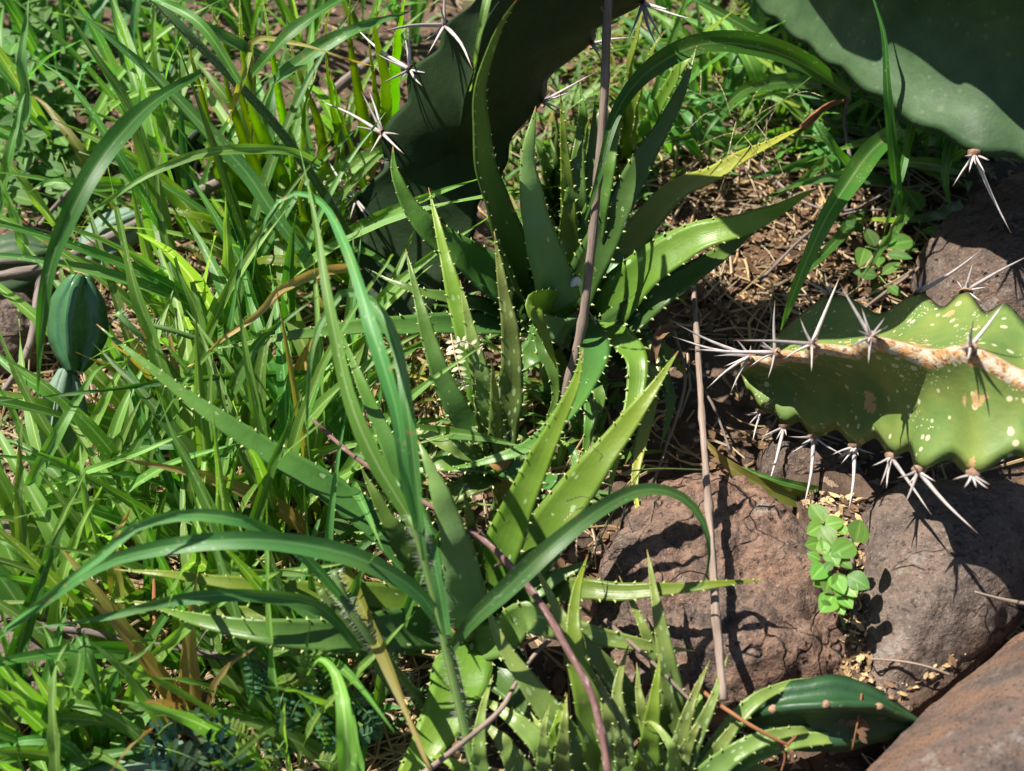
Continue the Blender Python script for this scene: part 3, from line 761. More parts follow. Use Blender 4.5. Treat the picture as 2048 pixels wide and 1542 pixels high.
def joint(label, axis, wl, wr, mat, bulge, group=None, dots=3):
    """a plump three-angled joint: left edge, raised front, right edge"""
    ax = trace(*axis); c, L = spline(ax, 9)
    l = []; f = []; r = []
    for i, p in enumerate(c):
        k = i/8; s = max(.02, math.sin(math.pi*(.04+.92*k))**.55); m_ = mpp(p)
        t = (c[min(i+1, 8)]-c[max(i-1, 0)]).normalized(); sd_ = t.cross(GEN).normalized()
        l.append(p-sd_*wl*m_*s); r.append(p+sd_*wr*m_*s); f.append(p+GEN*bulge*s)
    return cactus('cactus_joint', label, [p-GEN*.01 for p in c], [l, f, r], mat, 3, amp=.03, th=.008, depth=.62, group=group, n=60)
joint('glossy dark green cactus joint standing upright on a waxy grey one', ([(150, 742), (155, 660), (162, 552)], (.10, .13, .17)), 64, 64, 'cac_gloss', .03)
joint('waxy grey green cactus joint carrying a glossy green one', ([(110, 1010), (122, 880), (135, 740)], (-.02, .05, .095)), 58, 56, 'cac_dull', .026)
joint('flat grey green cactus joint crossed by a forked branch', ([(-60, 540), (20, 525), (112, 505)], (.03, .04, .04)), 62, 70, 'cac_lit', .02)
joint('broad cactus joint hidden low among grass stems behind the branch', ([(180, 560), (200, 480), (300, 420)], (.0, .02, .03)), 40, 55, 'cac_dull', .02)
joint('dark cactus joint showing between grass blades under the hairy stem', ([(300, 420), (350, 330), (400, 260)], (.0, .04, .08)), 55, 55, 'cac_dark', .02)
joint('grey green cactus joint lying under the dark pinnate leaves', ([(90, 1560), (250, 1530), (420, 1500)], (.0, .01, .015)), 40, 40, 'cac_dull', .018)

# ================================================================== STICKS
def stick(name, label, px, zs, dpx, mat, d1=None, knots=None, twigs=(), rough=.25, seg=9, n=50):
    pts = trace(px, zs); m_ = mpp(pts[0])
    mb = MB(); tube_mb(mb, pts, dpx*m_/2, (d1 or dpx*.8)*m_/2, seg, n, rough, knots)
    root = empty(name, pts[0], label, 'branch')
    st = mb.build('stem', [mat], root)
    for (tp, tz, td) in twigs:
        b = MB(); q = trace(tp, tz); tube_mb(b, q, td*m_/2, td*m_*.3, 6, 10, .2); b.build('twig', [mat], root)
    return root
stick('dead_stalk', 'upright grey brown dead stalk in front of the large aloe rosette', [(1219, -60), (1212, 100), (1208, 200), (1192, 400), (1180, 520), (1160, 670), (1122, 810), (1090, 930)], (.36, .20, .03), 17, 'bark_pale', 19,
      knots=[.13, .2, .4, .52, .7], twigs=[([(1213, 30), (1203, 16), (1207, 12)], (.325, .33, .335), 7), ([(1213, 50), (1228, 45), (1236, 42)], (.31, .315, .32), 6), ([(1174, 620), (1186, 636), (1192, 648)], (.12, .12, .12), 7), ([(1174, 620), (1160, 634), (1148, 628)], (.12, .12, .12), 7)])
stick('red_twig', 'thin reddish brown twig with buds crossing the front aloe rosette', [(628, 842), (690, 898), (740, 935), (840, 1000), (930, 1050), (1010, 1120), (1080, 1205), (1130, 1290), (1175, 1370), (1200, 1450), (1218, 1560)], (.13, .17, .13), 8, 'bark_red', 13,
      knots=[.06, .12, .25, .32, .42, .5, .58, .66, .74, .84, .92], twigs=[([(648, 860), (640, 852), (630, 850)], (.135, .137, .138), 6), ([(690, 898), (672, 902), (658, 908)], (.14, .14, .14), 5), ([(905, 1045), (896, 1050), (892, 1052)], (.165, .168, .17), 7), ([(1000, 1128), (994, 1130), (990, 1132)], (.168, .17, .172), 6), ([(958, 1068), (960, 1064), (962, 1061)], (.17, .174, .178), 7), ([(1050, 1165), (1052, 1160), (1053, 1157)], (.16, .166, .17), 7)])
stick('fallen_branch', 'forked grey fallen branch running behind the grass over cactus joints', [(-40, 560), (40, 545), (105, 530), (180, 495), (260, 455), (340, 405), (420, 375), (500, 335), (560, 300), (620, 235), (680, 170), (760, 110)], (.07, .055, .03), 22, 'bark_grey', 26, rough=.35,
      knots=[.2, .38, .62], twigs=[([(105, 530), (60, 520), (0, 522), (-40, 520)], (.07, .075, .075, .07), 16), ([(85, 538), (75, 600), (60, 690), (20, 765), (-10, 800)], (.065, .05, .04, .03, .02), 20), ([(60, 690), (100, 650), (110, 630)], (.03, .03, .03), 9), ([(420, 375), (390, 340), (405, 300)], (.05, .06, .07), 9), ([(430, 515), (410, 560), (400, 600), (395, 640)], (.06, .05, .05, .04), 15)])
stick('bleached_stick', 'long straight bleached stick standing over the reddish rock', [(1384, 540), (1392, 650), (1402, 800), (1412, 950), (1425, 1120), (1434, 1260), (1448, 1400)], (.10, .11, .095), 10, 'bark_pale', 14, rough=.3, knots=[.2, .42, .63, .85])
stick('pale_stick', 'pale weathered stick lying across the spotted aloe offsets', [(830, 1560), (920, 1490), (1000, 1420), (1040, 1350), (1078, 1300), (1100, 1280)], (.10, .09, .07), 13, 'bark_pale', 10)
stick('grey_stick', 'straight grey stick lying under the arching grass near the stones', [(40, 1255), (160, 1262), (300, 1285), (420, 1308), (540, 1330), (640, 1345)], (.055, .055, .04), 14, 'bark_grey', 16, twigs=[([(390, 1300), (405, 1275), (412, 1262)], (.055, .065, .07), 5)])
stick('rust_twig', 'slim rust brown stalk rising through grass by the grey stick', [(308, 1150), (310, 1260), (318, 1320), (335, 1375), (350, 1400)], (.07, .05, .02), 8, 'bark_rust', 10)
stick('crack_stick', 'grey stick wedged in the crack between two rocks', [(1700, 1080), (1708, 1200), (1716, 1300), (1722, 1370)], (.05, .04, .04), 14, 'bark_grey', 12)
stick('thin_twig', 'thin bare twig reaching over the rounded grey brown rock', [(2080, 1212), (2010, 1200), (1950, 1184)], (.10, .10, .105), 9, 'bark_pale', 6)
stick('small_twig', 'slim twig bridging rounded rock and orange boulder', [(1740, 1318), (1800, 1322), (1860, 1335), (1900, 1350)], (.06, .065, .06), 6, 'bark_pale', 5)
stick('dead_shoot', 'dry brown branched stem arching among the spotted aloe offsets', [(1390, 1370), (1440, 1410), (1500, 1450), (1555, 1480), (1575, 1490)], (.08, .09, .08), 9, 'bark_rust', 7, twigs=[([(1555, 1480), (1570, 1510), (1562, 1545)], (.08, .07, .06), 6), ([(1555, 1480), (1580, 1500), (1590, 1530)], (.08, .08, .07), 5), ([(1575, 1490), (1590, 1475), (1592, 1470)], (.08, .085, .09), 8)])
stick('back_twig', 'dark twig slanting up behind the leafy weeds', [(80, 450), (130, 390), (180, 340), (230, 300)], (.03, .06, .08), 10, 'bark_grey', 7)
for k, (px, zs, d) in enumerate([([(1520, 560), (1640, 450), (1760, 420), (1900, 460)], (.02, .02, .02), 7), ([(1340, 640), (1370, 760), (1330, 900), (1290, 1010)], (.05, .03, .02), 8), ([(1520, 330), (1600, 400), (1700, 420), (1810, 360)], (.02, .04, .03), 7), ([(1210, 1240), (1300, 1320), (1380, 1400)], (.09, .09, .085), 10), ([(1690, 420), (1700, 330), (1690, 230), (1715, 150)], (.02, .06, .10), 9), ([(1860, 520), (1750, 600), (1700, 640)], (.02, .03, .03), 8), ([(1350, 700), (1420, 800), (1460, 900)], (.03, .03, .02), 7)]):
    s = stick('litter_twig', ['dead twig lying in leaf litter below the wide blade', 'crooked dead twig in the dark gap beside the large aloe', 'dead twig arched over litter near the leaning cactus', 'brown twig leaning on the reddish rock under aloe tips', 'upright dry stem under the leaning cactus edge', 'dead twig behind the scarred cactus top rib', 'thin dead twig in the hollow under the scarred cactus tip'][k], px, zs, d, 'bark_pale' if k % 2 else 'bark_grey', d*.6)

# ================================================================== ALOES
def aloe(label, base, cat='aloe', group=None, name='aloe_plant'):
    return empty(name, P(*base), label, cat, group)
def L_(pl, px, zs, wpx, mat='aloe', **kw):
    """leaf given from TIP to base in the photograph; built base to tip"""
    return aloe_leaf(pl, list(reversed(trace(px, zs))), wpx, mat, **kw)
def stem_stub(pl, px, zs, d, mat='aloe_spot'):
    mb = MB(); p = trace(px, zs); m_ = mpp(p[0]); tube_mb(mb, p, d*m_/2, d*m_*.42, 12, 16, .12); mb.build('stem', [mat], pl)

a = aloe('large aloe rosette with long toothed leaves growing in front, low beside the reddish rock', (940, 1300, 0))
stem_stub(a, [(950, 1330), (940, 1280), (935, 1235)], (-.01, .02, .05), 100)
L_(a, [(193, 648), (300, 735), (430, 832), (560, 915), (680, 990), (800, 1090), (900, 1220)], (.22, .15, .05), 72, 'aloe', basew=1.0)
L_(a, [(664, 625), (700, 710), (735, 795), (793, 925), (850, 1080), (915, 1225)], (.20, .14, .05), 60, 'aloe')
L_(a, [(836, 880), (868, 955), (905, 1060), (925, 1150), (938, 1245)], (.21, .17, .075), 84, 'aloe_blue', conc=-.16, thick=.75, blunt=1.15)
L_(a, [(925, 965), (940, 1040), (950, 1130), (945, 1220)], (.22, .15, .06), 50, 'aloe')
L_(a, [(1166, 697), (1150, 770), (1110, 855), (1060, 960), (1010, 1080), (960, 1220)], (.27, .18, .06), 88, 'aloe_yel')
L_(a, [(1357, 702), (1290, 800), (1210, 905), (1130, 1010), (1060, 1110), (970, 1230)], (.22, .15, .06), 108, 'aloe_yel')
L_(a, [(300, 1212), (400, 1240), (520, 1262), (680, 1272), (800, 1260), (920, 1250)], (.10, .12, .05), 92, 'aloe', roll=.25)
L_(a, [(228, 1138), (350, 1150), (480, 1168), (640, 1185), (780, 1195), (910, 1235)], (.13, .11, .05), 58, 'aloe_yel')
L_(a, [(160, 1195), (260, 1205), (380, 1222), (560, 1225), (760, 1235), (900, 1250)], (.06, .07, .04), 40, 'aloe_yel')
L_(a, [(1392, 1302), (1300, 1292), (1180, 1270), (1090, 1245), (1045, 1235), (1000, 1275), (940, 1285)], (.075, .085, .10, .11, .11, .075, .05), 78, 'aloe_spot', roll=-.3)
L_(a, [(1537, 1157), (1400, 1172), (1250, 1183), (1120, 1180), (960, 1235)], (.12, .11, .05), 56, 'aloe_yel')
L_(a, [(760, 1640), (830, 1530), (890, 1430), (925, 1340), (940, 1270)], (.03, .06, .05), 128, 'aloe_yel', basew=.7)
L_(a, [(1150, 1560), (1110, 1470), (1050, 1390), (1000, 1330), (950, 1275)], (.04, .06, .045), 108, 'aloe', basew=.7)
L_(a, [(1190, 1120), (1120, 1150), (1050, 1190), (960, 1245)], (.10, .09, .05), 70, 'aloe')
L_(a, [(720, 930), (750, 990), (800, 1080), (900, 1230)], (.16, .12, .05), 70, 'aloe')

b = aloe('slender spotted aloe with narrow upright leaves between the two large rosettes', (1010, 1020, 0))
stem_stub(b, [(1005, 1060), (1015, 990), (1000, 915)], (-.01, .03, .08), 62)
L_(b, [(811, 497), (832, 580), (862, 690), (900, 790), (970, 905)], (.19, .15, .08), 52, 'aloe')
L_(b, [(857, 375), (885, 490), (915, 610), (950, 740), (985, 900)], (.21, .16, .08), 58, 'aloe_yel')
L_(b, [(988, 462), (1005, 570), (1022, 680), (1020, 790), (1000, 900)], (.24, .17, .08), 58, 'aloe_spot')
L_(b, [(950, 752), (958, 830), (985, 910)], (.20, .14, .08), 26, 'aloe')
L_(b, [(983, 720), (990, 800), (992, 905)], (.22, .15, .08), 34, 'aloe_spot')
L_(b, [(920, 560), (945, 680), (970, 790), (990, 900)], (.20, .15, .08), 56, 'aloe_spot')
L_(b, [(800, 852), (860, 872), (920, 900), (985, 915)], (.10, .11, .08), 44, 'aloe_spot')
L_(b, [(760, 960), (840, 935), (920, 925), (990, 925)], (.06, .09, .08), 44, 'aloe_spot')
L_(b, [(1120, 880), (1145, 900), (1150, 960), (1080, 960), (1010, 930)], (.10, .12, .11, .09, .08), 44, 'aloe')
L_(b, [(860, 1010), (920, 980), (985, 940)], (.03, .07, .07), 60, 'aloe_spot')

c = aloe('largest aloe rosette with broad shaded leaves around a dead stalk below the dark cactus', (1120, 720, 0))
stem_stub(c, [(1140, 780), (1125, 700), (1115, 610)], (-.01, .03, .08), 110, 'aloe')
L_(c, [(1040, -10), (985, 90), (962, 200), (975, 330), (1015, 450), (1060, 550), (1105, 620)], (.42, .27, .07), 92, 'aloe')
L_(c, [(1072, 212), (1056, 320), (1072, 440), (1095, 520), (1122, 612)], (.29, .22, .11), 80, 'aloe_blue', conc=-.16, thick=.7, blunt=1.1)
L_(c, [(1121, 185), (1130, 310), (1138, 440), (1135, 600)], (.27, .19, .09), 46, 'aloe_yel')
L_(c, [(1394, 92), (1352, 205), (1275, 340), (1210, 470), (1140, 610)], (.28, .21, .09), 74, 'aloe')
L_(c, [(1634, 376), (1510, 440), (1380, 480), (1270, 555), (1190, 650)], (.19, .18, .08), 98, 'aloe_yel')
L_(c, [(1532, 442), (1430, 515), (1330, 580), (1250, 640), (1170, 690)], (.15, .14, .06), 78, 'aloe')
L_(c, [(786, 292), (795, 360), (850, 450), (950, 525), (1080, 620)], (.24, .17, .08), 100, 'aloe')
L_(c, [(420, 700), (560, 675), (700, 655), (850, 648), (1090, 640)], (.14, .13, .07), 60, 'aloe')
L_(c, [(1114, 738), (1100, 700), (1082, 650), (1066, 618), (1070, 602), (1100, 606), (1140, 640)], (.11, .135, .16, .172, .168, .13, .08), 62, 'aloe_yel', nref=Vector((.15, -.75, .65)).normalized(), conc=.05)
L_(c, [(1062, 612), (1085, 640), (1120, 662), (1160, 668)], (.12, .12, .10), 74, 'aloe_blue', nref=Vector((-.1, -.9, .4)).normalized())
L_(c, [(1612, 252), (1500, 305), (1420, 350), (1340, 390), (1230, 520), (1150, 620)], (.15, .13, .06), 70, 'aloe_dry')
mbd = MB(); tube_mb(mbd, trace([(1606, 256), (1630, 232), (1655, 212), (1690, 200)], (.15, .15, .145)), .0045, .0022, 7, 20, .5); mbd.build('dry_tip', ['bark_rust'], c)
for px, zs in [([(1345, 655), (1320, 670), (1308, 710), (1305, 760)], (.09, .10, .06)), ([(1300, 560), (1340, 600), (1330, 640)], (.05, .06, .05))]:
    grass_blade(c, trace(px, zs), 22, 'leaf_dry', fold=.5, name='dead_leaf')
L_(c, [(738, 540), (830, 580), (950, 605), (1080, 640)], (.13, .12, .07), 42, 'aloe')
L_(c, [(872, 940), (960, 925), (1060, 890), (1140, 810), (1190, 700), (1150, 630)], (.13, .13, .14, .14, .12, .08), 68, 'aloe')
L_(c, [(1085, 850), (1110, 800), (1105, 740), (1085, 690), (1100, 640)], (.06, .08, .10, .11, .08), 48, 'aloe')
L_(c, [(1215, 1010), (1235, 900), (1270, 790), (1265, 700), (1180, 640)], (.05, .08, .10, .11, .08), 58, 'aloe_yel')
L_(c, [(1290, 1080), (1270, 960), (1300, 800), (1290, 690), (1180, 650)], (.05, .06, .08, .09, .07), 44, 'aloe_dry')
L_(c, [(1190, 200), (1185, 330), (1180, 460), (1140, 610)], (.24, .18, .08), 60, 'aloe')
L_(c, [(1340, 560), (1300, 500), (1240, 500), (1150, 620)], (.05, .10, .08), 60, 'aloe')

for px, zs, wp in [([(1250, 930), (1290, 840), (1280, 740), (1180, 660)], (.03, .07, .06), 60), ([(1380, 760), (1330, 700), (1260, 670), (1170, 650)], (.03, .08, .06), 64), ([(1160, 940), (1180, 850), (1180, 760), (1140, 670)], (.03, .07, .06), 60), ([(1320, 900), (1340, 800), (1300, 720), (1180, 660)], (.02, .06, .05), 50)]:
    L_(c, px, zs, wp, 'aloe', basew=.8)
for px, zs, wp in [([(1160, 230), (1155, 330), (1150, 430), (1140, 600)], (.24, .18, .08), 80), ([(1240, 240), (1215, 340), (1185, 450), (1150, 600)], (.24, .18, .08), 80), ([(1040, 260), (1060, 360), (1080, 480), (1110, 600)], (.22, .17, .08), 80), ([(1340, 800), (1320, 720), (1270, 680), (1170, 660)], (.05, .08, .06), 60), ([(900, 480), (960, 530), (1030, 580), (1090, 630)], (.14, .12, .07), 90), ([(1000, 520), (1020, 560), (1060, 600), (1090, 640)], (.12, .1, .07), 90), ([(1000, 760), (1040, 730), (1080, 690), (1110, 650)], (.05, .08, .07), 80), ([(1190, 860), (1200, 800), (1190, 730), (1150, 660)], (.05, .08, .06), 70)]:
    L_(c, px, zs, wp, 'aloe')
d = aloe('crowded clump of small white spotted aloe offsets at the foot of the reddish rock', (1250, 1590, 0))
offs = [
 ([(965, 1183), (1000, 1280), (1060, 1370), (1130, 1470), (1180, 1580)], (.17, .11, .03), 48, 'aloe_spot'),
 ([(1065, 1118), (1110, 1210), (1150, 1270), (1230, 1360), (1290, 1470)], (.17, .12, .04), 40, 'aloe_spot'),
 ([(1176, 1108), (1152, 1190), (1150, 1290), (1180, 1420), (1220, 1580)], (.19, .13, .03), 52, 'aloe_yel'),
 ([(1238, 1152), (1285, 1250), (1320, 1350), (1335, 1450)], (.15, .10, .03), 30, 'aloe_spot'),
 ([(1294, 1098), (1310, 1190), (1330, 1300), (1345, 1400), (1340, 1520)], (.18, .12, .03), 40, 'aloe_spot'),
 ([(1258, 1285), (1235, 1380), (1245, 1470), (1260, 1580)], (.14, .10, .03), 34, 'aloe_spot'),
 ([(1456, 1308), (1430, 1390), (1390, 1480), (1350, 1580)], (.14, .10, .03), 30, 'aloe_spot'),
 ([(1420, 1320), (1385, 1400), (1360, 1480), (1330, 1580)], (.13, .09, .03), 30, 'aloe_spot'),
 ([(1412, 1426), (1380, 1480), (1340, 1580)], (.12, .08, .03), 34, 'aloe_spot'),
 ([(1320, 1310), (1310, 1390), (1300, 1480), (1290, 1580)], (.15, .10, .03), 40, 'aloe_yel'),
 ([(1655, 1352), (1560, 1375), (1490, 1420), (1420, 1520), (1400, 1600)], (.09, .09, .03), 34, 'aloe_spot'),
 ([(1730, 1480), (1620, 1478), (1520, 1495), (1400, 1560)], (.07, .08, .04), 44, 'aloe_spot'),
 ([(1665, 1460), (1570, 1465), (1480, 1500), (1380, 1580)], (.08, .09, .04), 34, 'aloe_spot'),
 ([(986, 1350), (965, 1420), (958, 1500), (965, 1600)], (.13, .09, .03), 30, 'aloe_spot'),
 ([(950, 1392), (1010, 1425), (1080, 1490), (1130, 1590)], (.09, .09, .03), 44, 'aloe_spot'),
 ([(1134, 1388), (1128, 1460), (1120, 1590)], (.14, .10, .03), 34, 'aloe_spot'),
 ([(1062, 1425), (1085, 1470), (1110, 1580)], (.10, .08, .03), 30, 'aloe_spot'),
 ([(960, 1440), (1010, 1490), (1060, 1590)], (.08, .07, .03), 44, 'aloe_spot'),
 ([(1285, 1445), (1310, 1450), (1345, 1500), (1350, 1580)], (.12, .11, .03), 30, 'aloe_spot'),
 ([(858, 1510), (910, 1530), (960, 1600)], (.08, .08, .03), 30, 'aloe_yel'),
 ([(1180, 1330), (1215, 1420), (1235, 1580)], (.13, .10, .03), 38, 'aloe_spot'),
 ([(1500, 1420), (1450, 1480), (1380, 1590)], (.10, .08, .03), 34, 'aloe_spot'),
 ([(1560, 1540), (1480, 1540), (1380, 1600)], (.06, .06, .03), 34, 'aloe_spot'),
 ([(1400, 1350), (1395, 1430), (1360, 1580)], (.10, .08, .03), 26, 'aloe_yel')]
rs = random.Random(21)
for _ in range(4):
    x0 = rs.uniform(1020, 1420); x1 = x0+rs.uniform(-120, 120); y1 = rs.uniform(1290, 1440)
    offs.append(([(x1, y1), ((x0*.35+x1*.65)+rs.uniform(-12, 12), y1*.65+1600*.35), (x0, 1600)], (rs.uniform(.09, .14), .09, .03), rs.uniform(26, 40), rs.choice(['aloe_spot', 'aloe_spot', 'aloe_yel'])))
for px, zs, wp, mt in offs: L_(d, px, (zs[0]*.72, zs[1]*.85, zs[2]), wp*1.38, mt, tooth=.75, thick=.34)

e = aloe('backlit yellow green aloe thicket with narrow leaves behind the hairy grass stem', (560, 430, 0))
for px, zs, wp in [
 ([(440, 60), (450, 150), (480, 260), (530, 380), (560, 450)], (.24, .16, .0), 34),
 ([(478, -30), (485, 90), (510, 230), (560, 350), (580, 450)], (.30, .20, .0), 40),
 ([(640, 122), (612, 210), (606, 290), (625, 400), (600, 460)], (.20, .14, .0), 26),
 ([(658, 125), (680, 220), (710, 310), (735, 380)], (.20, .12, .02), 26),
 ([(700, -20), (700, 80), (720, 200), (740, 300)], (.26, .18, .05), 30),
 ([(735, 60), (745, 140), (755, 230), (745, 330)], (.22, .15, .05), 26),
 ([(415, 130), (410, 200), (430, 300), (520, 440)], (.16, .10, .0), 32),
 ([(400, -20), (440, 60), (470, 160), (510, 280), (560, 440)], (.28, .18, .0), 26),
 ([(300, 305), (370, 312), (450, 330), (560, 440)], (.10, .10, .0), 24),
 ([(705, 320), (690, 370), (680, 440)], (.12, .08, .0), 20),
 ([(585, 190), (580, 280), (590, 380), (590, 460)], (.17, .10, .0), 24),
 ([(690, 330), (650, 360), (640, 420), (650, 490)], (.10, .09, .0), 22),
 ([(250, 410), (340, 420), (430, 440), (560, 460)], (.07, .08, .0), 34),
 ([(280, 470), (360, 470), (450, 475), (570, 480)], (.05, .06, .0), 30),
 ([(455, 525), (560, 520), (650, 530), (720, 560)], (.06, .08, .03), 48),
 ([(820, -40), (800, 40), (790, 120), (780, 220)], (.30, .22, .1), 40),
 ([(640, 560), (560, 545), (480, 540), (400, 560)], (.02, .05, .02), 40),
 ([(360, 40), (390, 140), (420, 260), (450, 400)], (.26, .18, .02), 26),
 ([(520, -30), (540, 80), (560, 200), (590, 380)], (.28, .2, .02), 30),
 ([(570, 60), (600, 150), (640, 260), (650, 400)], (.22, .16, .02), 28),
 ([(760, -40), (750, 60), (770, 160), (770, 280)], (.3, .22, .08), 34),
 ([(670, -30), (650, 80), (660, 190), (680, 330)], (.26, .18, .02), 28),
 ([(620, 330), (600, 380), (610, 440), (640, 520)], (.14, .10, .02), 30),
 ([(530, 350), (540, 420), (570, 480), (620, 540)], (.14, .10, .02), 34),
 ([(690, 480), (660, 440), (640, 470), (640, 540)], (.08, .1, .02), 30)]: L_(e, px, zs, wp*.92, 'aloe_glow', tooth=.8)
fb = aloe('dark green aloe hidden behind the largest rosette under the cactus wing', (1130, 420, 0))
for px, zs, wp in [([(1060, 260), (1090, 320), (1120, 400)], (.10, .08, .0), 60), ([(1180, 230), (1160, 310), (1140, 400)], (.14, .09, .0), 64), ([(1230, 300), (1190, 340), (1140, 410)], (.08, .08, .0), 60), ([(1040, 350), (1070, 370), (1120, 420)], (.05, .06, .0), 60), ([(1110, 220), (1120, 300), (1130, 400)], (.14, .09, .0), 60), ([(1250, 380), (1200, 390), (1140, 430)], (.05, .07, .0), 64), ([(1020, 430), (1060, 440), (1120, 440)], (.04, .06, .0), 56), ([(1160, 160), (1165, 250), (1150, 380)], (.15, .1, .0), 50), ([(1210, 180), (1190, 270), (1150, 390)], (.14, .1, .0), 50)]:
    L_(fb, px, zs, wp, 'aloe')
f = aloe('aloe with wide pale leaves rising behind the dark cactus right wing', (1240, 330, 0))
for px, zs, wp, mt in [
 ([(1290, 10), (1275, 60), (1255, 140), (1245, 250), (1240, 330)], (.22, .15, .0), 60, 'aloe_yel'),
 ([(1330, 60), (1300, 110), (1270, 200), (1250, 320)], (.18, .12, .0), 40, 'aloe_yel'),
 ([(1130, 225), (1180, 190), (1230, 200), (1260, 300)], (.14, .14, .0), 30, 'aloe'),
 ([(1165, 330), (1180, 270), (1210, 260), (1240, 330)], (.08, .09, .0), 60, 'aloe'),
 ([(1370, 250), (1330, 260), (1280, 290), (1240, 340)], (.08, .09, .0), 40, 'aloe'),
 ([(1470, 20), (1420, 60), (1350, 150), (1260, 320)], (.16, .13, .0), 36, 'aloe_yel')]: L_(f, px, zs, wp, mt)
g = aloe('low yellow green aloe leaves sprawling under the leaning cactus', (1720, 250, 0))
for px, zs, wp, mt in [
 ([(1480, 95), (1540, 130), (1620, 190), (1720, 250)], (.06, .07, .0), 30, 'aloe_yel'),
 ([(1540, 190), (1600, 215), (1680, 250), (1760, 270)], (.06, .06, .0), 30, 'aloe_yel'),
 ([(1760, 60), (1740, 140), (1735, 250)], (.10, .07, .0), 26, 'aloe_yel'),
 ([(1560, 265), (1620, 275), (1690, 280), (1750, 270)], (.04, .05, .0), 28, 'aloe'),
 ([(1690, 435), (1780, 440), (1870, 432), (1930, 410)], (.03, .03, .01), 28, 'aloe_yel'),
 ([(1590, 310), (1660, 300), (1720, 290)], (.04, .04, .0), 26, 'aloe')]: L_(g, px, zs, wp, mt)

# small things resting on the large rosette
def snail_shell(p, r):
    mb = MB(); v = []; nl = []; n = 90; sg = 12
    for i in range(n):
        k = i/(n-1); a = k*2.6*6.2832; rr = r*.62*math.exp(-1.55*(1-k)*1.6); Rr = r*.62*math.exp(-1.55*(1-k)*1.6)*.95
        c_ = Vector((math.cos(a)*Rr, math.sin(a)*Rr, -(1-math.exp(-1.2*(1-k)*2))*-r*.75))
        o = Vector((math.cos(a), math.sin(a), 0))
        for j in range(sg):
            t = 6.2832*j/sg; v.append(c_+o*math.cos(t)*rr+Vector((0, 0, 1))*math.sin(t)*rr)
    q = Matrix.Rotation(.9, 3, 'X')@Matrix.Rotation(.5, 3, 'Y')
    fs = [(i*sg+j, i*sg+(j+1) % sg, (i+1)*sg+(j+1) % sg, (i+1)*sg+j) for i in range(n-1) for j in range(sg)]
    fs.append(tuple(range((n-1)*sg, n*sg)))
    mb.add([p+q@x for x in v], fs); o = mb.build('snail_shell', ['shell'], loc=p)
    return tag(o, 'tiny round white snail shell lodged between aloe leaves', 'shell')
snail_shell(P(1153, 565, .135), .0062)

# ================================================================== GRASS
def clump(label, base, group=None, name='grass_clump'):
    return empty(name, P(*base), label, 'grass', group)
def B_(pl, px, zs, wpx, mat='g_mid', **kw):
    return grass_blade(pl, trace(px, zs), wpx, mat, **kw)

k1 = clump('tall hairy grass stem whose long bluish blades arch over the front aloe', (960, 1600, 0))
culm(k1, trace([(965, 1600), (940, 1490), (915, 1380), (898, 1310), (878, 1220), (852, 1120), (825, 1030)], (.02, .12, .22)), 26, 900)
B_(k1, [(835, 1060), (812, 960), (795, 830), (770, 740), (742, 650), (716, 562), (690, 490), (650, 412), (598, 386), (545, 415), (515, 490), (505, 560)], (.22, .34, .27), 29, 'g_blue', taper_base=.35, roll=.1, twist=.2)
B_(k1, [(870, 1190), (830, 1060), (750, 920), (700, 800), (668, 660), (645, 530), (625, 410), (600, 300)], (.16, .28, .34), 33, 'g_bright', roll=-.1, twist=.2, taper_base=.3)
B_(k1, [(850, 1120), (820, 850), (800, 715), (773, 643), (735, 598), (690, 582), (645, 640), (622, 710), (615, 790), (615, 876), (620, 925)], (.20, .30, .20), 27, 'g_blue', roll=.2, twist=0, taper_base=.3)
B_(k1, [(902, 1295), (950, 1235), (1010, 1180), (1090, 1105), (1190, 1025), (1275, 982), (1345, 985), (1395, 1025), (1418, 1090), (1408, 1165), (1380, 1180)], (.13, .21, .13), 40, 'g_blue', roll=.0, twist=.1, taper_base=.5)
B_(k1, [(895, 1270), (865, 1110), (830, 1010), (790, 960), (730, 915), (680, 895)], (.15, .20, .2), 26, 'g_blue')
k2 = clump('grass clump sending dark blades arching left over the grey stones', (720, 1480, 0))
culm(k2, trace([(860, 1420), (790, 1340), (735, 1270), (690, 1200), (668, 1140)], (.04, .12, .16)), 20, 350)
culm(k2, trace([(800, 1400), (740, 1310), (690, 1240), (640, 1180)], (.04, .10, .14)), 18, 300)
B_(k2, [(700, 1215), (632, 1135), (554, 1070), (478, 1039), (376, 1029), (273, 1053), (205, 1111), (102, 1186), (0, 1265), (-40, 1300)], (.14, .25, .14), 26, 'g_blue', roll=.1, twist=.1)
B_(k2, [(890, 1260), (850, 1200), (800, 1158), (700, 1110), (560, 1083), (430, 1082), (300, 1100), (200, 1132), (70, 1222), (0, 1275), (-30, 1300)], (.14, .23, .12), 42, 'g_blue', roll=0, twist=.1)
B_(k2, [(720, 1300), (660, 1228), (600, 1200), (470, 1189), (350, 1200), (200, 1236), (70, 1256)], (.10, .18, .12), 30, 'g_blue', roll=.15, twist=.1)
B_(k2, [(760, 1330), (640, 1240), (560, 1190), (525, 1150)], (.07, .11, .14), 40, 'g_blue', roll=.1, twist=-.2)
B_(k2, [(700, 1620), (690, 1440), (672, 1350), (640, 1318), (615, 1350)], (.10, .17, .14), 40, 'g_bright', roll=0, twist=0)
B_(k2, [(715, 1620), (712, 1540), (700, 1440), (685, 1370), (660, 1322), (640, 1318)], (.04, .11, .15), 40, 'g_bright', roll=.1, twist=.2)
B_(k2, [(640, 1500), (600, 1330), (560, 1180), (520, 1040)], (.0, .08, .16), 42, 'g_mid', roll=.2)
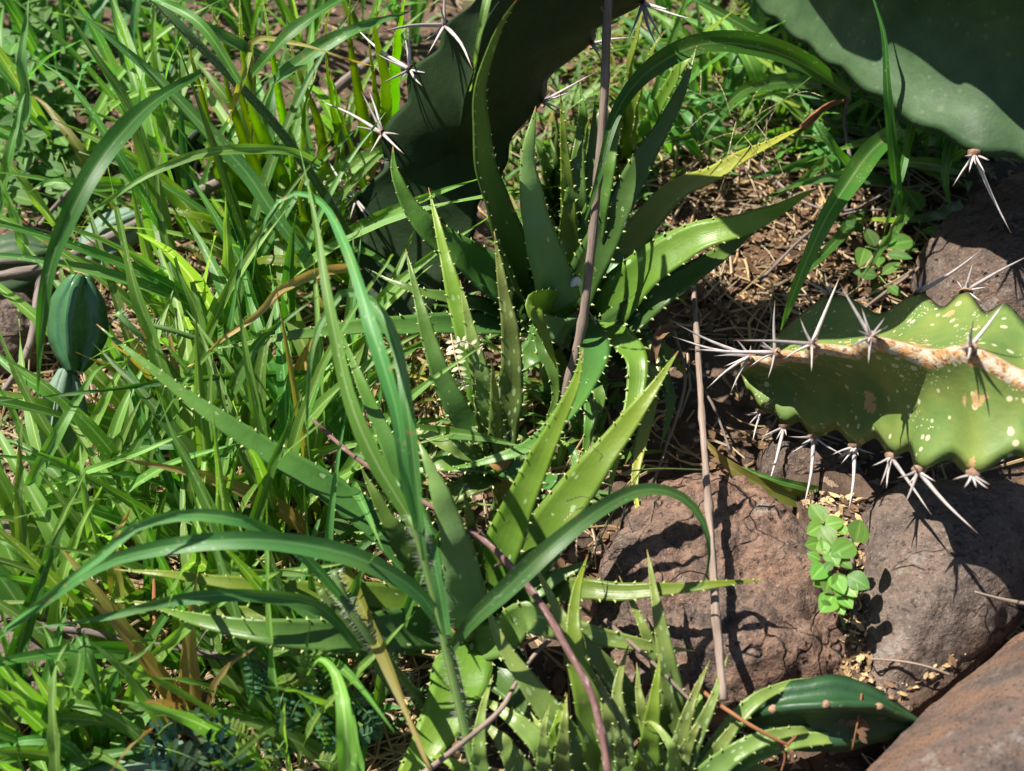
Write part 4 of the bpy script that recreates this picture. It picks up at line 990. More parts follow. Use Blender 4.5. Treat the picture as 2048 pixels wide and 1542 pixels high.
B_(k2, [(560, 1400), (520, 1250), (440, 1060), (376, 927), (342, 859), (318, 790)], (.0, .10, .18), 44, 'g_mid', roll=0, twist=0)

k3 = clump('hairy bent grass culm with wide blades falling toward the glossy cactus joint', (720, 520, 0))
culm(k3, trace([(720, 520), (690, 460), (640, 375), (560, 262), (480, 172), (370, 62), (295, -20)], (.02, .22, .34)), 19, 900)
B_(k3, [(400, 147), (307, 205), (239, 273), (188, 342), (143, 427), (103, 527), (85, 640), (75, 790)], (.32, .31, .16), 42, 'g_mid', roll=.1, twist=.1, tip_k=1.9, taper_base=.25)
B_(k3, [(640, 330), (581, 304), (478, 300), (393, 311), (308, 345), (239, 386), (181, 430), (147, 485)], (.22, .28, .22), 22, 'g_bright', roll=0, twist=.1)
B_(k3, [(600, 500), (547, 427), (496, 349), (437, 284), (376, 219), (308, 150), (219, 75), (110, -15)], (.10, .22, .32), 34, 'g_blue', roll=0, twist=.1)
B_(k3, [(345, 500), (335, 461), (318, 393), (290, 307), (267, 232), (239, 178), (205, 130), (164, 68), (125, 5)], (.06, .20, .3), 32, 'g_bright', roll=0)
B_(k3, [(335, 540), (308, 461), (294, 376), (287, 273), (284, 205), (290, 137), (311, 88), (318, 86)], (.02, .16, .24), 30, 'g_bright', roll=0, twist=.1)
B_(k3, [(480, 165), (400, 48), (300, -5), (230, -20)], (.3, .34, .33), 22, 'g_mid', roll=0)
B_(k3, [(520, 110), (440, 70), (350, 20), (300, -10)], (.25, .29, .32), 26, 'g_blue', roll=0)
B_(k3, [(505, 150), (545, 105), (581, 68), (640, 25), (690, -5), (760, -40)], (.28, .33, .3), 27, 'g_mid', roll=.1)
B_(k3, [(540, 170), (600, 125), (650, 90), (720, 55), (830, 20)], (.22, .28, .26), 32, 'g_blue', roll=.1)
B_(k3, [(505, 300), (508, 180), (500, 100), (520, 78), (581, 85), (640, 100), (700, 120), (745, 132)], (.12, .27, .26), 18, 'g_yel', roll=.1, twist=0)
B_(k3, [(500, 105), (488, 144), (470, 200), (455, 250)], (.28, .26, .2), 14, 'g_yel')
k4 = clump('dense grass clump with broad bright blades growing beside the waxy cactus joint', (350, 1000, 0))
for px, zs, wp, mt in [
 ([(370, 980), (342, 807), (325, 746), (304, 670), (273, 585), (246, 470), (215, 330)], (.0, .16, .28), 42, 'g_bright'),
 ([(480, 1180), (427, 1013), (376, 927), (342, 859), (318, 790)], (.02, .08, .16), 46, 'g_mid'),
 ([(430, 900), (420, 790), (410, 705), (393, 620), (362, 551), (340, 480)], (.02, .12, .20), 34, 'g_bright'),
 ([(380, 1040), (376, 978), (420, 842), (461, 784), (513, 690), (570, 640), (640, 590)], (.02, .13, .18), 36, 'g_mid'),
 ([(120, 1050), (154, 934), (191, 842), (239, 746), (280, 680)], (.0, .09, .16), 36, 'g_bright'),
 ([(40, 1060), (68, 961), (120, 859), (164, 784), (200, 735), (253, 722)], (.05, .14, .13), 30, 'g_bright'),
 ([(170, 1020), (137, 927), (85, 842), (41, 760), (0, 667), (-30, 600)], (.02, .10, .18), 28, 'g_bright'),
 ([(90, 980), (60, 900), (30, 830), (-20, 740)], (.02, .07, .12), 22, 'g_bright'),
 ([(640, 745), (513, 749), (342, 763), (171, 784), (0, 801)], (.08, .16, .14), 15, 'g_mid'),
 ([(-40, 1045), (80, 985), (171, 944), (308, 893), (440, 830)], (.03, .12, .14), 24, 'g_bright'),
 ([(170, 1090), (220, 980), (280, 880), (320, 800), (330, 770)], (.0, .10, .16), 34, 'g_mid'),
 ([(470, 1000), (455, 880), (450, 760), (470, 600), (490, 480)], (.0, .12, .2), 30, 'g_mid'),
 ([(450, 700), (460, 600), (455, 520), (450, 380)], (.03, .1, .18), 34, 'g_bright'),
 ([(640, 1000), (550, 930), (480, 900), (340, 890), (150, 900)], (.0, .07, .06), 34, 'g_mid'),
 ([(20, 1150), (90, 1020), (130, 930), (160, 880)], (.0, .05, .1), 34, 'g_bright'),
 ([(210, 1180), (150, 1000), (60, 900), (-30, 870)], (.0, .07, .08), 36, 'g_bright'),
 ([(240, 1180), (130, 1030), (30, 985), (-50, 980)], (.0, .06, .05), 40, 'g_bright'),
 ([(520, 1230), (470, 1050), (440, 950), (400, 860)], (.0, .08, .12), 42, 'g_bright'),
 ([(420, 640), (360, 560), (330, 470), (310, 300)], (.0, .1, .17), 30, 'g_bright'),
 ([(260, 760), (230, 690), (180, 600), (130, 520), (110, 500)], (.03, .12, .2), 26, 'g_bright'),
 ([(330, 810), (290, 740), (240, 690), (185, 640)], (.05, .11, .14), 20, 'g_mid')]: B_(k4, px, zs, wp, mt)
culm(k4, trace([(380, 800), (345, 740), (300, 690), (258, 650), (235, 625)], (.05, .12, .16)), 14, 250)
culm(k4, trace([(520, 720), (430, 690), (400, 680), (340, 660), (285, 645)], (.05, .10, .12)), 12, 150)
B_(k4, [(720, 535), (643, 544), (564, 579), (513, 630), (444, 678), (400, 719), (370, 735)], (.10, .17, .12), 22, 'g_straw', roll=.2)
k5 = clump('bright grass clump with folded blades at the end of the straight grey stick', (120, 1400, 0))
for px, zs, wp, mt in [
 ([(118, 1620), (109, 1460), (106, 1391), (116, 1323), (135, 1285), (152, 1272)], (.05, .12, .14), 30, 'g_bright'),
 ([(110, 1420), (150, 1360), (160, 1300), (152, 1272), (175, 1310), (200, 1400), (204, 1425)], (.06, .13, .08), 44, 'g_mid'),
 ([(160, 1570), (150, 1480), (125, 1400), (85, 1260)], (.0, .06, .12), 34, 'g_mid'),
 ([(20, 1420), (90, 1435), (180, 1440), (270, 1462)], (.05, .06, .03), 36, 'g_bright'),
 ([(80, 1400), (140, 1400), (210, 1350), (280, 1310), (310, 1280)], (.02, .08, .1), 36, 'g_bright'),
 ([(250, 1490), (180, 1400), (120, 1320), (85, 1250)], (.0, .07, .10), 40, 'g_bright'),
 ([(60, 1400), (40, 1350), (0, 1260), (-20, 1220)], (.0, .05, .08), 26, 'g_bright'),
 ([(350, 1540), (250, 1450), (160, 1410), (-20, 1390)], (.0, .06, .05), 28, 'g_bright'),
 ([(200, 1560), (130, 1490), (60, 1480), (-40, 1500)], (.0, .05, .03), 30, 'g_mid'),
 ([(-30, 1340), (40, 1330), (90, 1345), (140, 1385)], (.03, .04, .04), 20, 'g_bright'),
 ([(100, 1200), (108, 1130), (120, 1060), (135, 1010)], (.02, .08, .13), 24, 'g_bright'),
 ([(90, 1190), (60, 1130), (20, 1090), (-30, 1070)], (.02, .07, .08), 28, 'g_mid'),
 ([(100, 1185), (190, 1120), (230, 1080), (290, 1020)], (.02, .08, .10), 28, 'g_bright'),
 ([(240, 1280), (235, 1180), (230, 1090), (262, 1015)], (.02, .08, .14), 34, 'g_yel'),
 ([(210, 1120), (140, 1050), (80, 1010), (30, 960)], (.01, .06, .1), 34, 'g_bright'),
 ([(-30, 1220), (20, 1180), (60, 1130), (90, 1090)], (.02, .05, .07), 30, 'g_bright'),
 ([(230, 1290), (225, 1220), (230, 1160)], (.05, .08, .1), 22, 'g_bright')]: B_(k5, px, zs, wp, mt)
k6 = clump('wide green blade curving over the large aloe from the upper right', (1700, 180, 0))
B_(k6, [(1700, 190), (1600, 125), (1500, 92), (1400, 90), (1300, 140), (1235, 220), (1205, 320), (1190, 380), (1170, 440)], (.14, .27, .20), 50, 'g_mid', roll=0, twist=.1, tip_k=1.9)
B_(k6, [(1640, 130), (1560, 105), (1500, 60), (1400, 5), (1340, -20)], (.08, .14, .16), 34, 'g_mid')
B_(k6, [(1640, 170), (1580, 165), (1490, 180), (1430, 240), (1395, 300)], (.06, .12, .09), 36, 'g_mid')
B_(k6, [(1560, 280), (1480, 285), (1400, 270), (1300, 290)], (.04, .08, .08), 36, 'g_mid')
B_(k6, [(1700, 300), (1600, 220), (1530, 190), (1460, 220)], (.0, .06, .05), 30, 'g_bright')
k7 = clump('wide dark green blade hanging over leaf litter before the scarred cactus', (1830, 270, 0))
B_(k7, [(1800, 255), (1745, 300), (1700, 360), (1650, 440), (1605, 540), (1575, 620), (1562, 660)], (.12, .18, .10), 46, 'g_mid', roll=0, twist=.1, tip_k=2.2)
B_(k7, [(1800, 430), (1790, 340), (1776, 190), (1768, 70), (1745, -10), (1735, -60)], (.08, .22, .30), 22, 'g_mid', roll=.3)
B_(k7, [(1850, 150), (1825, 240), (1800, 360), (1775, 440), (1765, 480)], (.14, .14, .06), 24, 'g_mid')
B_(k7, [(1930, 220), (1905, 280), (1890, 350), (1902, 425)], (.12, .12, .06), 28, 'g_blue')
k8 = clump('single thin grass blade hanging before the dark cactus face', (1010, -150, .2))
B_(k8, [(1000, -90), (975, 0), (955, 90), (949, 145), (940, 182)], (.42, .40, .34), 26, 'g_bright', tip_k=.9)
rs = random.Random(5)
for cl, n_, x0, x1, y0, y1 in ((k4, 26, 300, 680, 800, 1150), (k4, 9, 0, 240, 1160, 1300), (k3, 12, 260, 640, 380, 560), (k5, 10, 0, 330, 1180, 1540), (k2, 8, 330, 720, 1280, 1560)):
    for _ in range(n_):
        bx_, by_ = rs.uniform(x0, x1), rs.uniform(y0, y1); ang = rs.gauss(-.12, .6); ln = rs.uniform(300, 560)
        dx_, dy_ = math.sin(ang), -math.cos(ang); cv = rs.uniform(-.55, .55)
        pp = [(bx_+(dx_*k_-dy_*cv*k_*k_)*ln, by_+(dy_*k_+dx_*cv*k_*k_)*ln) for k_ in (0, .25, .5, .75, 1)]
        hz = rs.uniform(.10, .2)
        B_(cl, pp, (.0, hz*.62, hz*rs.uniform(.75, 1.1)), rs.uniform(28, 46), rs.choice(['g_bright', 'g_bright', 'g_mid']))
k9 = clump('broad bluish blades hanging at the leafy weed edge', (40, 350, 0))
for px, zs, wp, mt in [([(40, 300), (55, 200), (45, 120), (60, -20)], (.08, .18, .24), 30, 'g_blue'), ([(-10, 470), (15, 330), (45, 200), (55, 170)], (.04, .12, .16), 26, 'g_mid'), ([(110, 450), (60, 380), (20, 330), (-30, 280)], (.03, .09, .12), 20, 'g_bright'),
    ([(250, 370), (160, 370), (100, 365), (55, 385)], (.1, .13, .12), 34, 'g_mid'), ([(330, 470), (250, 330), (150, 180), (60, 110)], (.1, .2, .25), 22, 'g_mid'),
    ([(60, 520), (25, 420), (-10, 340)], (.05, .1, .14), 24, 'g_bright'), ([(230, 420), (160, 300), (80, 200), (40, 190)], (.02, .1, .12), 26, 'g_yel')]: B_(k9, px, zs, wp, mt)
k10 = clump('half dead yellow striped blade lying by the reddish rock', (1650, 1010, 0))
B_(k10, [(1640, 1010), (1560, 985), (1490, 955), (1430, 905), (1395, 860)], (.03, .06, .08), 40, 'g_yel', roll=0, twist=0)
B_(k10, [(1660, 985), (1580, 968), (1520, 950), (1450, 920)], (.03, .06, .06), 18, 'g_mid')

# background tufts: every tuft a thing with its blades
def tuft(px, py, n, h, spread, wmm, mats, label, group):
    base = P(px, py, 0); base.z = ground_z(base.x, base.y)
    root = empty('grass_tuft', base, label, 'grass', group)
    for i in range(n):
        a = random.uniform(0, 6.2832); L = h*random.uniform(.55, 1.15); sp = spread*random.uniform(.15, 1.0)
        d = Vector((math.cos(a), math.sin(a), 0)); o = base+d*random.uniform(0, .018)
        cur = random.uniform(.2, 1.0)
        pts = []
        for k in (0, .25, .5, .75, 1):
            pts.append(o+d*L*sp*(k*.5+k*k*.7)+Vector((0, 0, L*(k*(1-.15*sp)-cur*sp*.62*k**2.6))))
        pts = [Vector((p.x, p.y, max(p.z, ground_z(p.x, p.y)+.004*k_))) for k_, p in enumerate(pts)]
        nr = (Vector((0, 0, 1))-d*.4+GEN*.8+Vector((random.uniform(-.5, .5), random.uniform(-.5, .5), 0))).normalized()
        grass_blade(root, pts, 0, random.choice(mats), nr, wm=wmm*random.uniform(.6, 1.25)/1000, n=12)
    return root
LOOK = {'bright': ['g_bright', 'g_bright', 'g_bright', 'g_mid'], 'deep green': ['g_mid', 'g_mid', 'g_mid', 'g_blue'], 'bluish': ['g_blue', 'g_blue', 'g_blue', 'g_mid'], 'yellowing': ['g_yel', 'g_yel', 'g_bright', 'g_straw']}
def tufts(rows, group, h, spread, wmm, nn=(9, 13)):
    for (px, py, where, *lk) in rows:
        look = lk[0] if lk else random.choice(list(LOOK)); tall = random.random() > .5
        hh = random.uniform(*h)*(1.25 if tall else .85)
        tuft(px, py, random.randint(*nn), hh, random.uniform(*spread), wmm, LOOK[look], ('long' if tall else 'short')+' '+look+' grass tuft '+where, group)
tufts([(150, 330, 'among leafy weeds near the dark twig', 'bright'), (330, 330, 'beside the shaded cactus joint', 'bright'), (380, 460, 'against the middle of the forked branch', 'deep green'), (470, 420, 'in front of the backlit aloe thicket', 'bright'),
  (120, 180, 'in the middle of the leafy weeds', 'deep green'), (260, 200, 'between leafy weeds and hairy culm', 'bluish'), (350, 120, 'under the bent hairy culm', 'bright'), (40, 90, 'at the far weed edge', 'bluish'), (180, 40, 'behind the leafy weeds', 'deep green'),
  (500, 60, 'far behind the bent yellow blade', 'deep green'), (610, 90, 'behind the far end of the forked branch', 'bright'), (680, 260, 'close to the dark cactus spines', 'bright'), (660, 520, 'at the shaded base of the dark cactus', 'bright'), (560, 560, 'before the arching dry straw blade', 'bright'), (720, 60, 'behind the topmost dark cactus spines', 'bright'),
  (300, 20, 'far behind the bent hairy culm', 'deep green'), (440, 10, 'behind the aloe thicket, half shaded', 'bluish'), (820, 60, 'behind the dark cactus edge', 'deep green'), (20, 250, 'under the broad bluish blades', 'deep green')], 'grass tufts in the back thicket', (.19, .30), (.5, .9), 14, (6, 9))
tufts([(260, 1000, 'by the small tan stone', 'bright'), (330, 900, 'at the heart of the dense clump', 'bright'), (420, 1010, 'below the long front aloe leaf', 'deep green'), (500, 920, 'under the long front aloe leaf', 'bright'), (560, 1060, 'under the dark arching blades', 'bright'), (480, 800, 'above the long front aloe leaf', 'deep green'),
  (640, 1060, 'behind the front aloe left leaves', 'yellowing'), (400, 720, 'beneath the dry straw blade end', 'bright'), (280, 1130, 'under the arch of two dark blades', 'bright'), (430, 1130, 'behind the upper left aloe leaf', 'bright'), (560, 690, 'under the horizontal aloe leaf', 'deep green'), (690, 980, 'beside the second aloe leaf base', 'deep green'), (320, 620, 'in front of the forked branch', 'bright'), (560, 830, 'between the two grass arches', 'yellowing'), (180, 1100, 'between the grey stones', 'bright'),
  (370, 840, 'in the dense clump, leaning over', 'yellowing'), (460, 660, 'below the forked branch twig', 'bright')], 'grass tufts in the sunny patch', (.18, .28), (.5, 1.0), 16, (5, 8))
tufts([(60, 1480, 'left of the folded bright clump', 'bright'), (180, 1520, 'before the low cactus joint', 'bright'), (60, 1580, 'in front of the folded bright clump', 'bright'), (250, 1400, 'just below the grey stick', 'bright'), (380, 1430, 'beside the dark pinnate plant', 'yellowing'), (420, 1330, 'touching the grey stick middle', 'bright'), (520, 1400, 'between rust stalk and grey pinnate plant', 'deep green'), (620, 1450, 'behind the feathery pinnate plant', 'deep green'), (740, 1440, 'beside the drooping front aloe leaf', 'deep green'),
  (560, 1530, 'in front of the yellow pinnate shoots', 'bright'), (300, 1250, 'behind the rust brown stalk', 'bright'), (720, 1560, 'before the drooping front aloe leaf', 'bright'), (30, 1330, 'on the grey brown stone edge', 'bright'), (470, 1240, 'under the horizontal front aloe leaf', 'bright'), (640, 1330, 'at the grey stick right end', 'deep green')], 'grass tufts along the grey stick', (.13, .22), (.5, 1.0), 16, (5, 8))
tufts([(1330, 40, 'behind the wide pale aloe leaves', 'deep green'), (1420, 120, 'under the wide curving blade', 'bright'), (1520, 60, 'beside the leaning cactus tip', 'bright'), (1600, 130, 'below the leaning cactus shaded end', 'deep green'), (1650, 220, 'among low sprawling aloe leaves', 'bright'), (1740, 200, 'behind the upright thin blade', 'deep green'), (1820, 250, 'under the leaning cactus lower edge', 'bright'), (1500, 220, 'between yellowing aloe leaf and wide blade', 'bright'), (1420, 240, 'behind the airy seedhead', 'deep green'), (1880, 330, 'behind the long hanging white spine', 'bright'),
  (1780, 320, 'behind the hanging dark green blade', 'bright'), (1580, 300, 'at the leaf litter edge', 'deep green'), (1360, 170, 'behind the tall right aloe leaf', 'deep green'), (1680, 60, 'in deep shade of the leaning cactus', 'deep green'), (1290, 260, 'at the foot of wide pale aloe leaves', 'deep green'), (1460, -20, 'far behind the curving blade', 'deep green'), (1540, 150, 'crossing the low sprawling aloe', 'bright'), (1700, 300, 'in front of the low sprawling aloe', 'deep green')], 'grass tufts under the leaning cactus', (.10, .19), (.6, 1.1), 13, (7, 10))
tufts([(760, 740, 'beside the dry pinnate leaf', 'yellowing'), (820, 800, 'left of the slender spotted aloe'), (750, 860, 'under the twig end', 'deep green'), (830, 560, 'in the dark cactus shade', 'deep green'), (1300, 480, 'right of the dead stalk', 'deep green'), (1340, 360, 'under the yellowing aloe leaf', 'deep green'), (800, 1000, 'under the slender spotted aloe', 'deep green'), (700, 1130, 'among left leaves of the front aloe', 'deep green'), (780, 1300, 'below the horizontal front aloe leaf', 'deep green')], 'thin tufts between the rosettes', (.06, .11), (.8, 1.1), 8, (4, 7))

rs = random.Random(8)
for cl, n_, x0, x1, y0, y1 in ((k6, 16, 1340, 1700, 130, 340), (k7, 14, 1600, 1960, 230, 420)):
    for _ in range(n_):
        bx_, by_ = rs.uniform(x0, x1), rs.uniform(y0, y1); ang = rs.gauss(-.9, .6); ln = rs.uniform(140, 280)
        dx_, dy_ = math.sin(ang), -math.cos(ang); cv = rs.uniform(-.5, .3)
        pp = [(bx_+(dx_*k_-dy_*cv*k_*k_)*ln, by_+(dy_*k_+dx_*cv*k_*k_)*ln) for k_ in (0, .25, .5, .75, 1)]
        hz = rs.uniform(.05, .12)
        B_(cl, pp, (.0, hz*.8, hz*rs.uniform(.5, 1.0)), rs.uniform(20, 34), rs.choice(['g_bright', 'g_mid', 'g_mid', 'g_blue']))
def ground_cover():
    mb = MB()
    regs = [([(-150, -250), (1000, -250), (760, 560), (620, 640), (-150, 640)], 700), ([(1200, -250), (1700, -250), (2100, 200), (1950, 380), (1500, 330), (1250, 380)], 1100), ([(-150, 640), (620, 640), (820, 900), (760, 1600), (-150, 1600)], 250), ([(600, 560), (1350, 560), (1300, 700), (1180, 1000), (800, 1020)], 420), ([(960, -200), (1300, -200), (1320, 300), (1250, 520), (1000, 520)], 900)]
    for poly, cnt in regs:
        for _ in range(cnt):
            x, y = scatter_region(poly); p = P(x, y, 0); p.z = ground_z(p.x, p.y)
            a = random.uniform(0, 6.28); L = random.uniform(.02, .075); wd = random.uniform(.002, .0055); d = Vector((math.cos(a), math.sin(a), 0)); sd_ = Vector((-d.y, d.x, 0))
            rise = random.uniform(.25, 1.0); vs = []; nl = []; uv = []
            for k in (0, .35, .7, 1):
                c_ = p+d*L*k*(1.15-rise*.6)+Vector((0, 0, L*rise*(k-.45*k*k))); wk = wd*(1-k**1.6)+.0002
                vs += [c_-sd_*wk, c_+Vector((0, 0, -wk*.3)), c_+sd_*wk]; nl += [(0, k), (.5, k), (1, k)]; uv += [(-wk, k*L), (0, k*L), (wk, k*L)]
            fs = []
            for i in range(3): fs += [(i*3, i*3+1, i*3+4, i*3+3), (i*3+1, i*3+2, i*3+5, i*3+4)]
            mb.add(vs, fs, uv, nl, random.choice((0, 0, 1, 1, 2)))
    o = mb.build('low_grass', ['g_bright', 'g_mid', 'g_yel']); tag(o, 'low mixed grass shoots covering the soil', 'grass', kind='stuff')
ground_cover()

# fine dry seed heads
def panicle(label, stem, zs, n, ln):
    pts = trace(stem, zs); root = empty('grass_seedhead', pts[0], label, 'grass')
    mb = MB(); c_, fr = tube_mb(mb, pts, .0007, .0005, 5, 24); mb.build('stalk', ['culm'], root)
    for i in range(n):
        k = int((.45+.55*i/n)*(len(c_)-1)); a = random.uniform(0, 6.28); t, s, nn = fr[k]
        d = (s*math.cos(a)+nn*math.sin(a)+t*.5).normalized(); L = ln*random.uniform(.6, 1.1)
        b_ = MB(); q = [c_[k], c_[k]+d*L*.5, c_[k]+d*L+Vector((0, 0, -.2*L))]
        cc, f2 = tube_mb(b_, q, .0003, .0002, 4, 10)
        for j in range(2, 10):
            p = cc[j]; x = f2[j][1]*random.choice((-1, 1)); t2 = f2[j][0]
            b_.add([p, p+x*.0011+t2*.0012, p+t2*.003, p+f2[j][2]*.0007+t2*.0012], [(0, 1, 2), (0, 2, 3)], mi=1)
        b_.build('spikelet_branch', ['straw_pale', 'straw_pale'], root)
panicle('fine dry seedhead hanging over leaf litter beside the large aloe', [(1650, 130), (1580, 190), (1500, 260), (1420, 350)], (.12, .16, .15), 11, .06)
panicle('airy seedhead on thin stalk beside the yellowing aloe leaf', [(1560, 330), (1470, 240), (1400, 190), (1360, 175)], (.06, .15, .17), 9, .055)
panicle('thin pale seedhead dangling over the bright aloe leaf by the reddish rock', [(1420, 940), (1300, 938), (1220, 955), (1180, 1000), (1130, 1100)], (.10, .14, .12), 9, .05)
panicle('delicate seedhead draped in front of the bleached stick', [(1290, 930), (1240, 1000), (1210, 1060), (1190, 1100)], (.09, .11, .09), 7, .04)

# ================================================================== BROAD WEEDS, SPROUT, PINNATE PLANTS
def oval_leaf_mesh(name, L, wd, mat, cup=.18, point=1.0):
    v = []; nl = []; uv = []; n = 9
    for i in range(n):
        k = i/(n-1); wk = wd*.5*(math.sin(math.pi*min(1, k**.85))**.75 if 0 < k < 1 else .02)*(1-.25*k*point)
        for u in (-1, -.5, 0, .5, 1):
            v.append((u*wk, k*L, cup*wk*abs(u)-.16*L*k*k)); nl.append((u*.5+.5, k)); uv.append((u*wk, k*L))
    f = [(i*5+j, i*5+j+1, i*5+j+6, i*5+j+5) for i in range(n-1) for j in range(4)]
    mb = MB(); mb.add(v, f, uv, nl); o = mb.build(name, [mat]); me = o.data; bpy.data.objects.remove(o); return me
def place_leaf(me, parent, p, d, up, s=1.0, name='leaf', flat=None):
    d = d.normalized(); x = d.cross(up)
    if x.length < .05: x = d.orthogonal()
    x.normalize(); z = x.cross(d)
    o = bpy.data.objects.new(name, me); COL.objects.link(o); o.parent = parent
    m = Matrix(((x.x, d.x, z.x, 0), (x.y, d.y, z.y, 0), (x.z, d.z, z.z, 0), (0, 0, 0, 1)))
    o.matrix_local = Matrix.Translation(p-parent_origin(parent))@m@Matrix.Scale(s, 4); return o
LEAF_W = [oval_leaf_mesh('weed_leaf', .030, .022, 'weed'), oval_leaf_mesh('weed_leaf', .036, .020, 'weed', .25)]
LEAF_S = oval_leaf_mesh('sprout_leaf', .028, .025, 'sprout', .12, .5)
def weed(px, py, n, h, label, group, meshes=LEAF_W, s=1.0, spread=.05):
    b0 = P(px, py, 0); b0.z = ground_z(b0.x, b0.y); root = empty('leafy_weed', b0, label, 'plant', group)
    ns = max(2, n//6); q = 0
    for i in range(ns):
        a = random.uniform(0, 6.28); tip = b0+Vector((math.cos(a)*spread, math.sin(a)*spread, h*random.uniform(.6, 1.1)))
        mid = b0.lerp(tip, .5)+Vector((random.uniform(-.01, .01), random.uniform(-.01, .01), .01))
        mb = MB(); c_, fr = tube_mb(mb, [b0, mid, tip], .0012, .0007, 5, 12); mb.build('stem', ['culm'], root)
        m_ = n//ns
        for j in range(m_):
            k = int((.35+.65*j/max(1, m_-1))*(len(c_)-1)); an = j*2.4+a
            d = Vector((math.cos(an), math.sin(an), random.uniform(-.1, .45)))
            place_leaf(random.choice(meshes), root, c_[k]+d*.004, d, Vector((0, -.2, 1)), s*random.uniform(.7, 1.25))
    return root
for (px, py, where) in [(40, 150, 'beside the broad bluish blades'), (110, 110, 'in the far weed patch centre'), (70, 250, 'under the broad bluish blade'), (150, 230, 'between two grass tufts'), (60, 330, 'behind the flat cactus joint'), (130, 350, 'above the dark slanting twig'), (30, 420, 'over the flat cactus joint edge'), (180, 130, 'under the long bluish blade'), (90, 30, 'farthest back in the thicket'), (230, 330, 'beside the wide diagonal blade'), (20, 60, 'behind the leftmost bluish blade'), (170, 420, 'near the branch and dark twig'), (250, 100, 'below the bent culm'), (340, 200, 'next to the bright upright blade')]:
    weed(px, py, random.randint(14, 20), random.uniform(.05, .12), 'leafy round leaved green weed '+where, 'leafy weeds at the back')
weed(1800, 520, 8, .05, 'larger leafy weed in leaf litter above the scarred cactus', 'weeds above the scarred cactus', s=1.0)
weed(1770, 560, 8, .05, 'smaller leafy weed in leaf litter above the scarred cactus', 'weeds above the scarred cactus', s=.7)
for (px, py, where) in [(520, 1010, 'under the arching dark blades'), (470, 1090, 'below the pair of arching blades'), (600, 1170, 'between left aloe leaves'), (670, 1060, 'beside the front aloe leaf bases'), (560, 1290, 'above the grey stick end'), (250, 1480, 'beside the low cactus joint'), (640, 1400, 'among the feathery pinnate fronds')]:
    weed(px, py, 10, .04, 'low weed with small rounded leaves '+where, 'low weeds by the front aloe', s=.6, spread=.03)
sp = empty('sprout_plant', P(1680, 1230, .02), 'fresh green oval leaved sprout growing from the crack between rocks', 'plant')
stemp = trace([(1690, 1260), (1672, 1190), (1655, 1120), (1650, 1060), (1648, 1020)], (.05, .085, .10))
mb = MB(); tube_mb(mb, stemp, .0014, .0009, 6, 20); mb.build('stem', ['culm'], sp)
for (x0, y0, x1, y1, z) in [(1648, 1045, 1622, 1005, .085), (1650, 1050, 1690, 1040, .09), (1645, 1050, 1612, 1068, .085), (1665, 1090, 1640, 1048, .095), (1710, 1085, 1730, 1025, .095), (1710, 1088, 1660, 1108, .095), (1650, 1110, 1640, 1075, .09), (1655, 1100, 1680, 1135, .09), (1640, 1120, 1615, 1105, .07), (1650, 1130, 1625, 1155, .07), (1665, 1150, 1650, 1185, .06), (1665, 1150, 1690, 1185, .075), (1695, 1150, 1740, 1175, .08), (1668, 1190, 1640, 1225, .05), (1675, 1185, 1708, 1215, .055), (1690, 1150, 1675, 1190, .07), (1655, 1160, 1622, 1170, .05), (1690, 1195, 1695, 1160, .06), (1672, 1205, 1690, 1230, .04), (1660, 1075, 1645, 1100, .09), (1680, 1120, 1705, 1135, .085), (1640, 1085, 1612, 1090, .08), (1660, 1215, 1640, 1200, .05), (1690, 1165, 1715, 1195, .07), (1650, 1140, 1668, 1120, .09), (1690, 1070, 1675, 1040, .085)]:
    z += max(0, .10-z)*.65+.012; a_ = P(x0, y0, z); b_ = P(x1, y1, z+.004); dd = b_-a_
    place_leaf(LEAF_S, sp, a_, dd, Vector((random.uniform(-.3, .3), -.3+random.uniform(-.25, .25), 1)), dd.length/.028*random.uniform(.8, 1.02))

LFT = {k: oval_leaf_mesh('leaflet', .010, .0038 if k != 'pale' else .0048, k, .1, .3) for k in ('mimosa_d', 'mimosa_g', 'mimosa_y', 'pale')}
def frond(parent, px, zs, pairs, lpx, mat, droop=.3, up=None):
    pts = trace(px, zs); mb = MB(); c_, fr = tube_mb(mb, pts, .0007, .0004, 5, pairs*2+4)
    f = mb.build('frond', ['culm' if mat != 'pale' else 'straw_pale'], parent); L = lpx*mpp(pts[0])
    up = up or GEN
    for i in range(pairs):
        k = 3+i*2; t, s, nn = fr[min(k, len(fr)-1)]
        sd_ = t.cross(up).normalized()
        for sg in (-1, 1):
            if mat == 'pale' and random.random() < .14: continue
            d = sd_*sg+t*random.uniform(.05, .5)+Vector((0, 0, -droop*random.uniform(.3, 1)))
            sc_ = L/.010*(1-.35*abs(i/pairs-.45))*random.uniform(.82, 1.08)
            place_leaf(LFT[mat], f, c_[min(k, len(c_)-1)], d, up+Vector((random.uniform(-.3, .3), random.uniform(-.3, .3), 0)), sc_, 'leaflet')
    return f
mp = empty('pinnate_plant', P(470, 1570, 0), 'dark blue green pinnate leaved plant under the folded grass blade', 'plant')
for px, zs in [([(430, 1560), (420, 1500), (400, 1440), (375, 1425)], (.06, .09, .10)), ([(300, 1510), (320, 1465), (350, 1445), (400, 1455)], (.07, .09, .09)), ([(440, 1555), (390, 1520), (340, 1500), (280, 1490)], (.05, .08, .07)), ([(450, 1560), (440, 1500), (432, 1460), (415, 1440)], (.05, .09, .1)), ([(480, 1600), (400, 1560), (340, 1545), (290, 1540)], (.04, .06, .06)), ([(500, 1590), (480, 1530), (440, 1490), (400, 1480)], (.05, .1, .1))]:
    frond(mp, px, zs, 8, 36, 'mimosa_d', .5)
mg = empty('pinnate_plant', P(700, 1560, 0), 'grey green feathery pinnate plant beside the bright folded blade', 'plant')
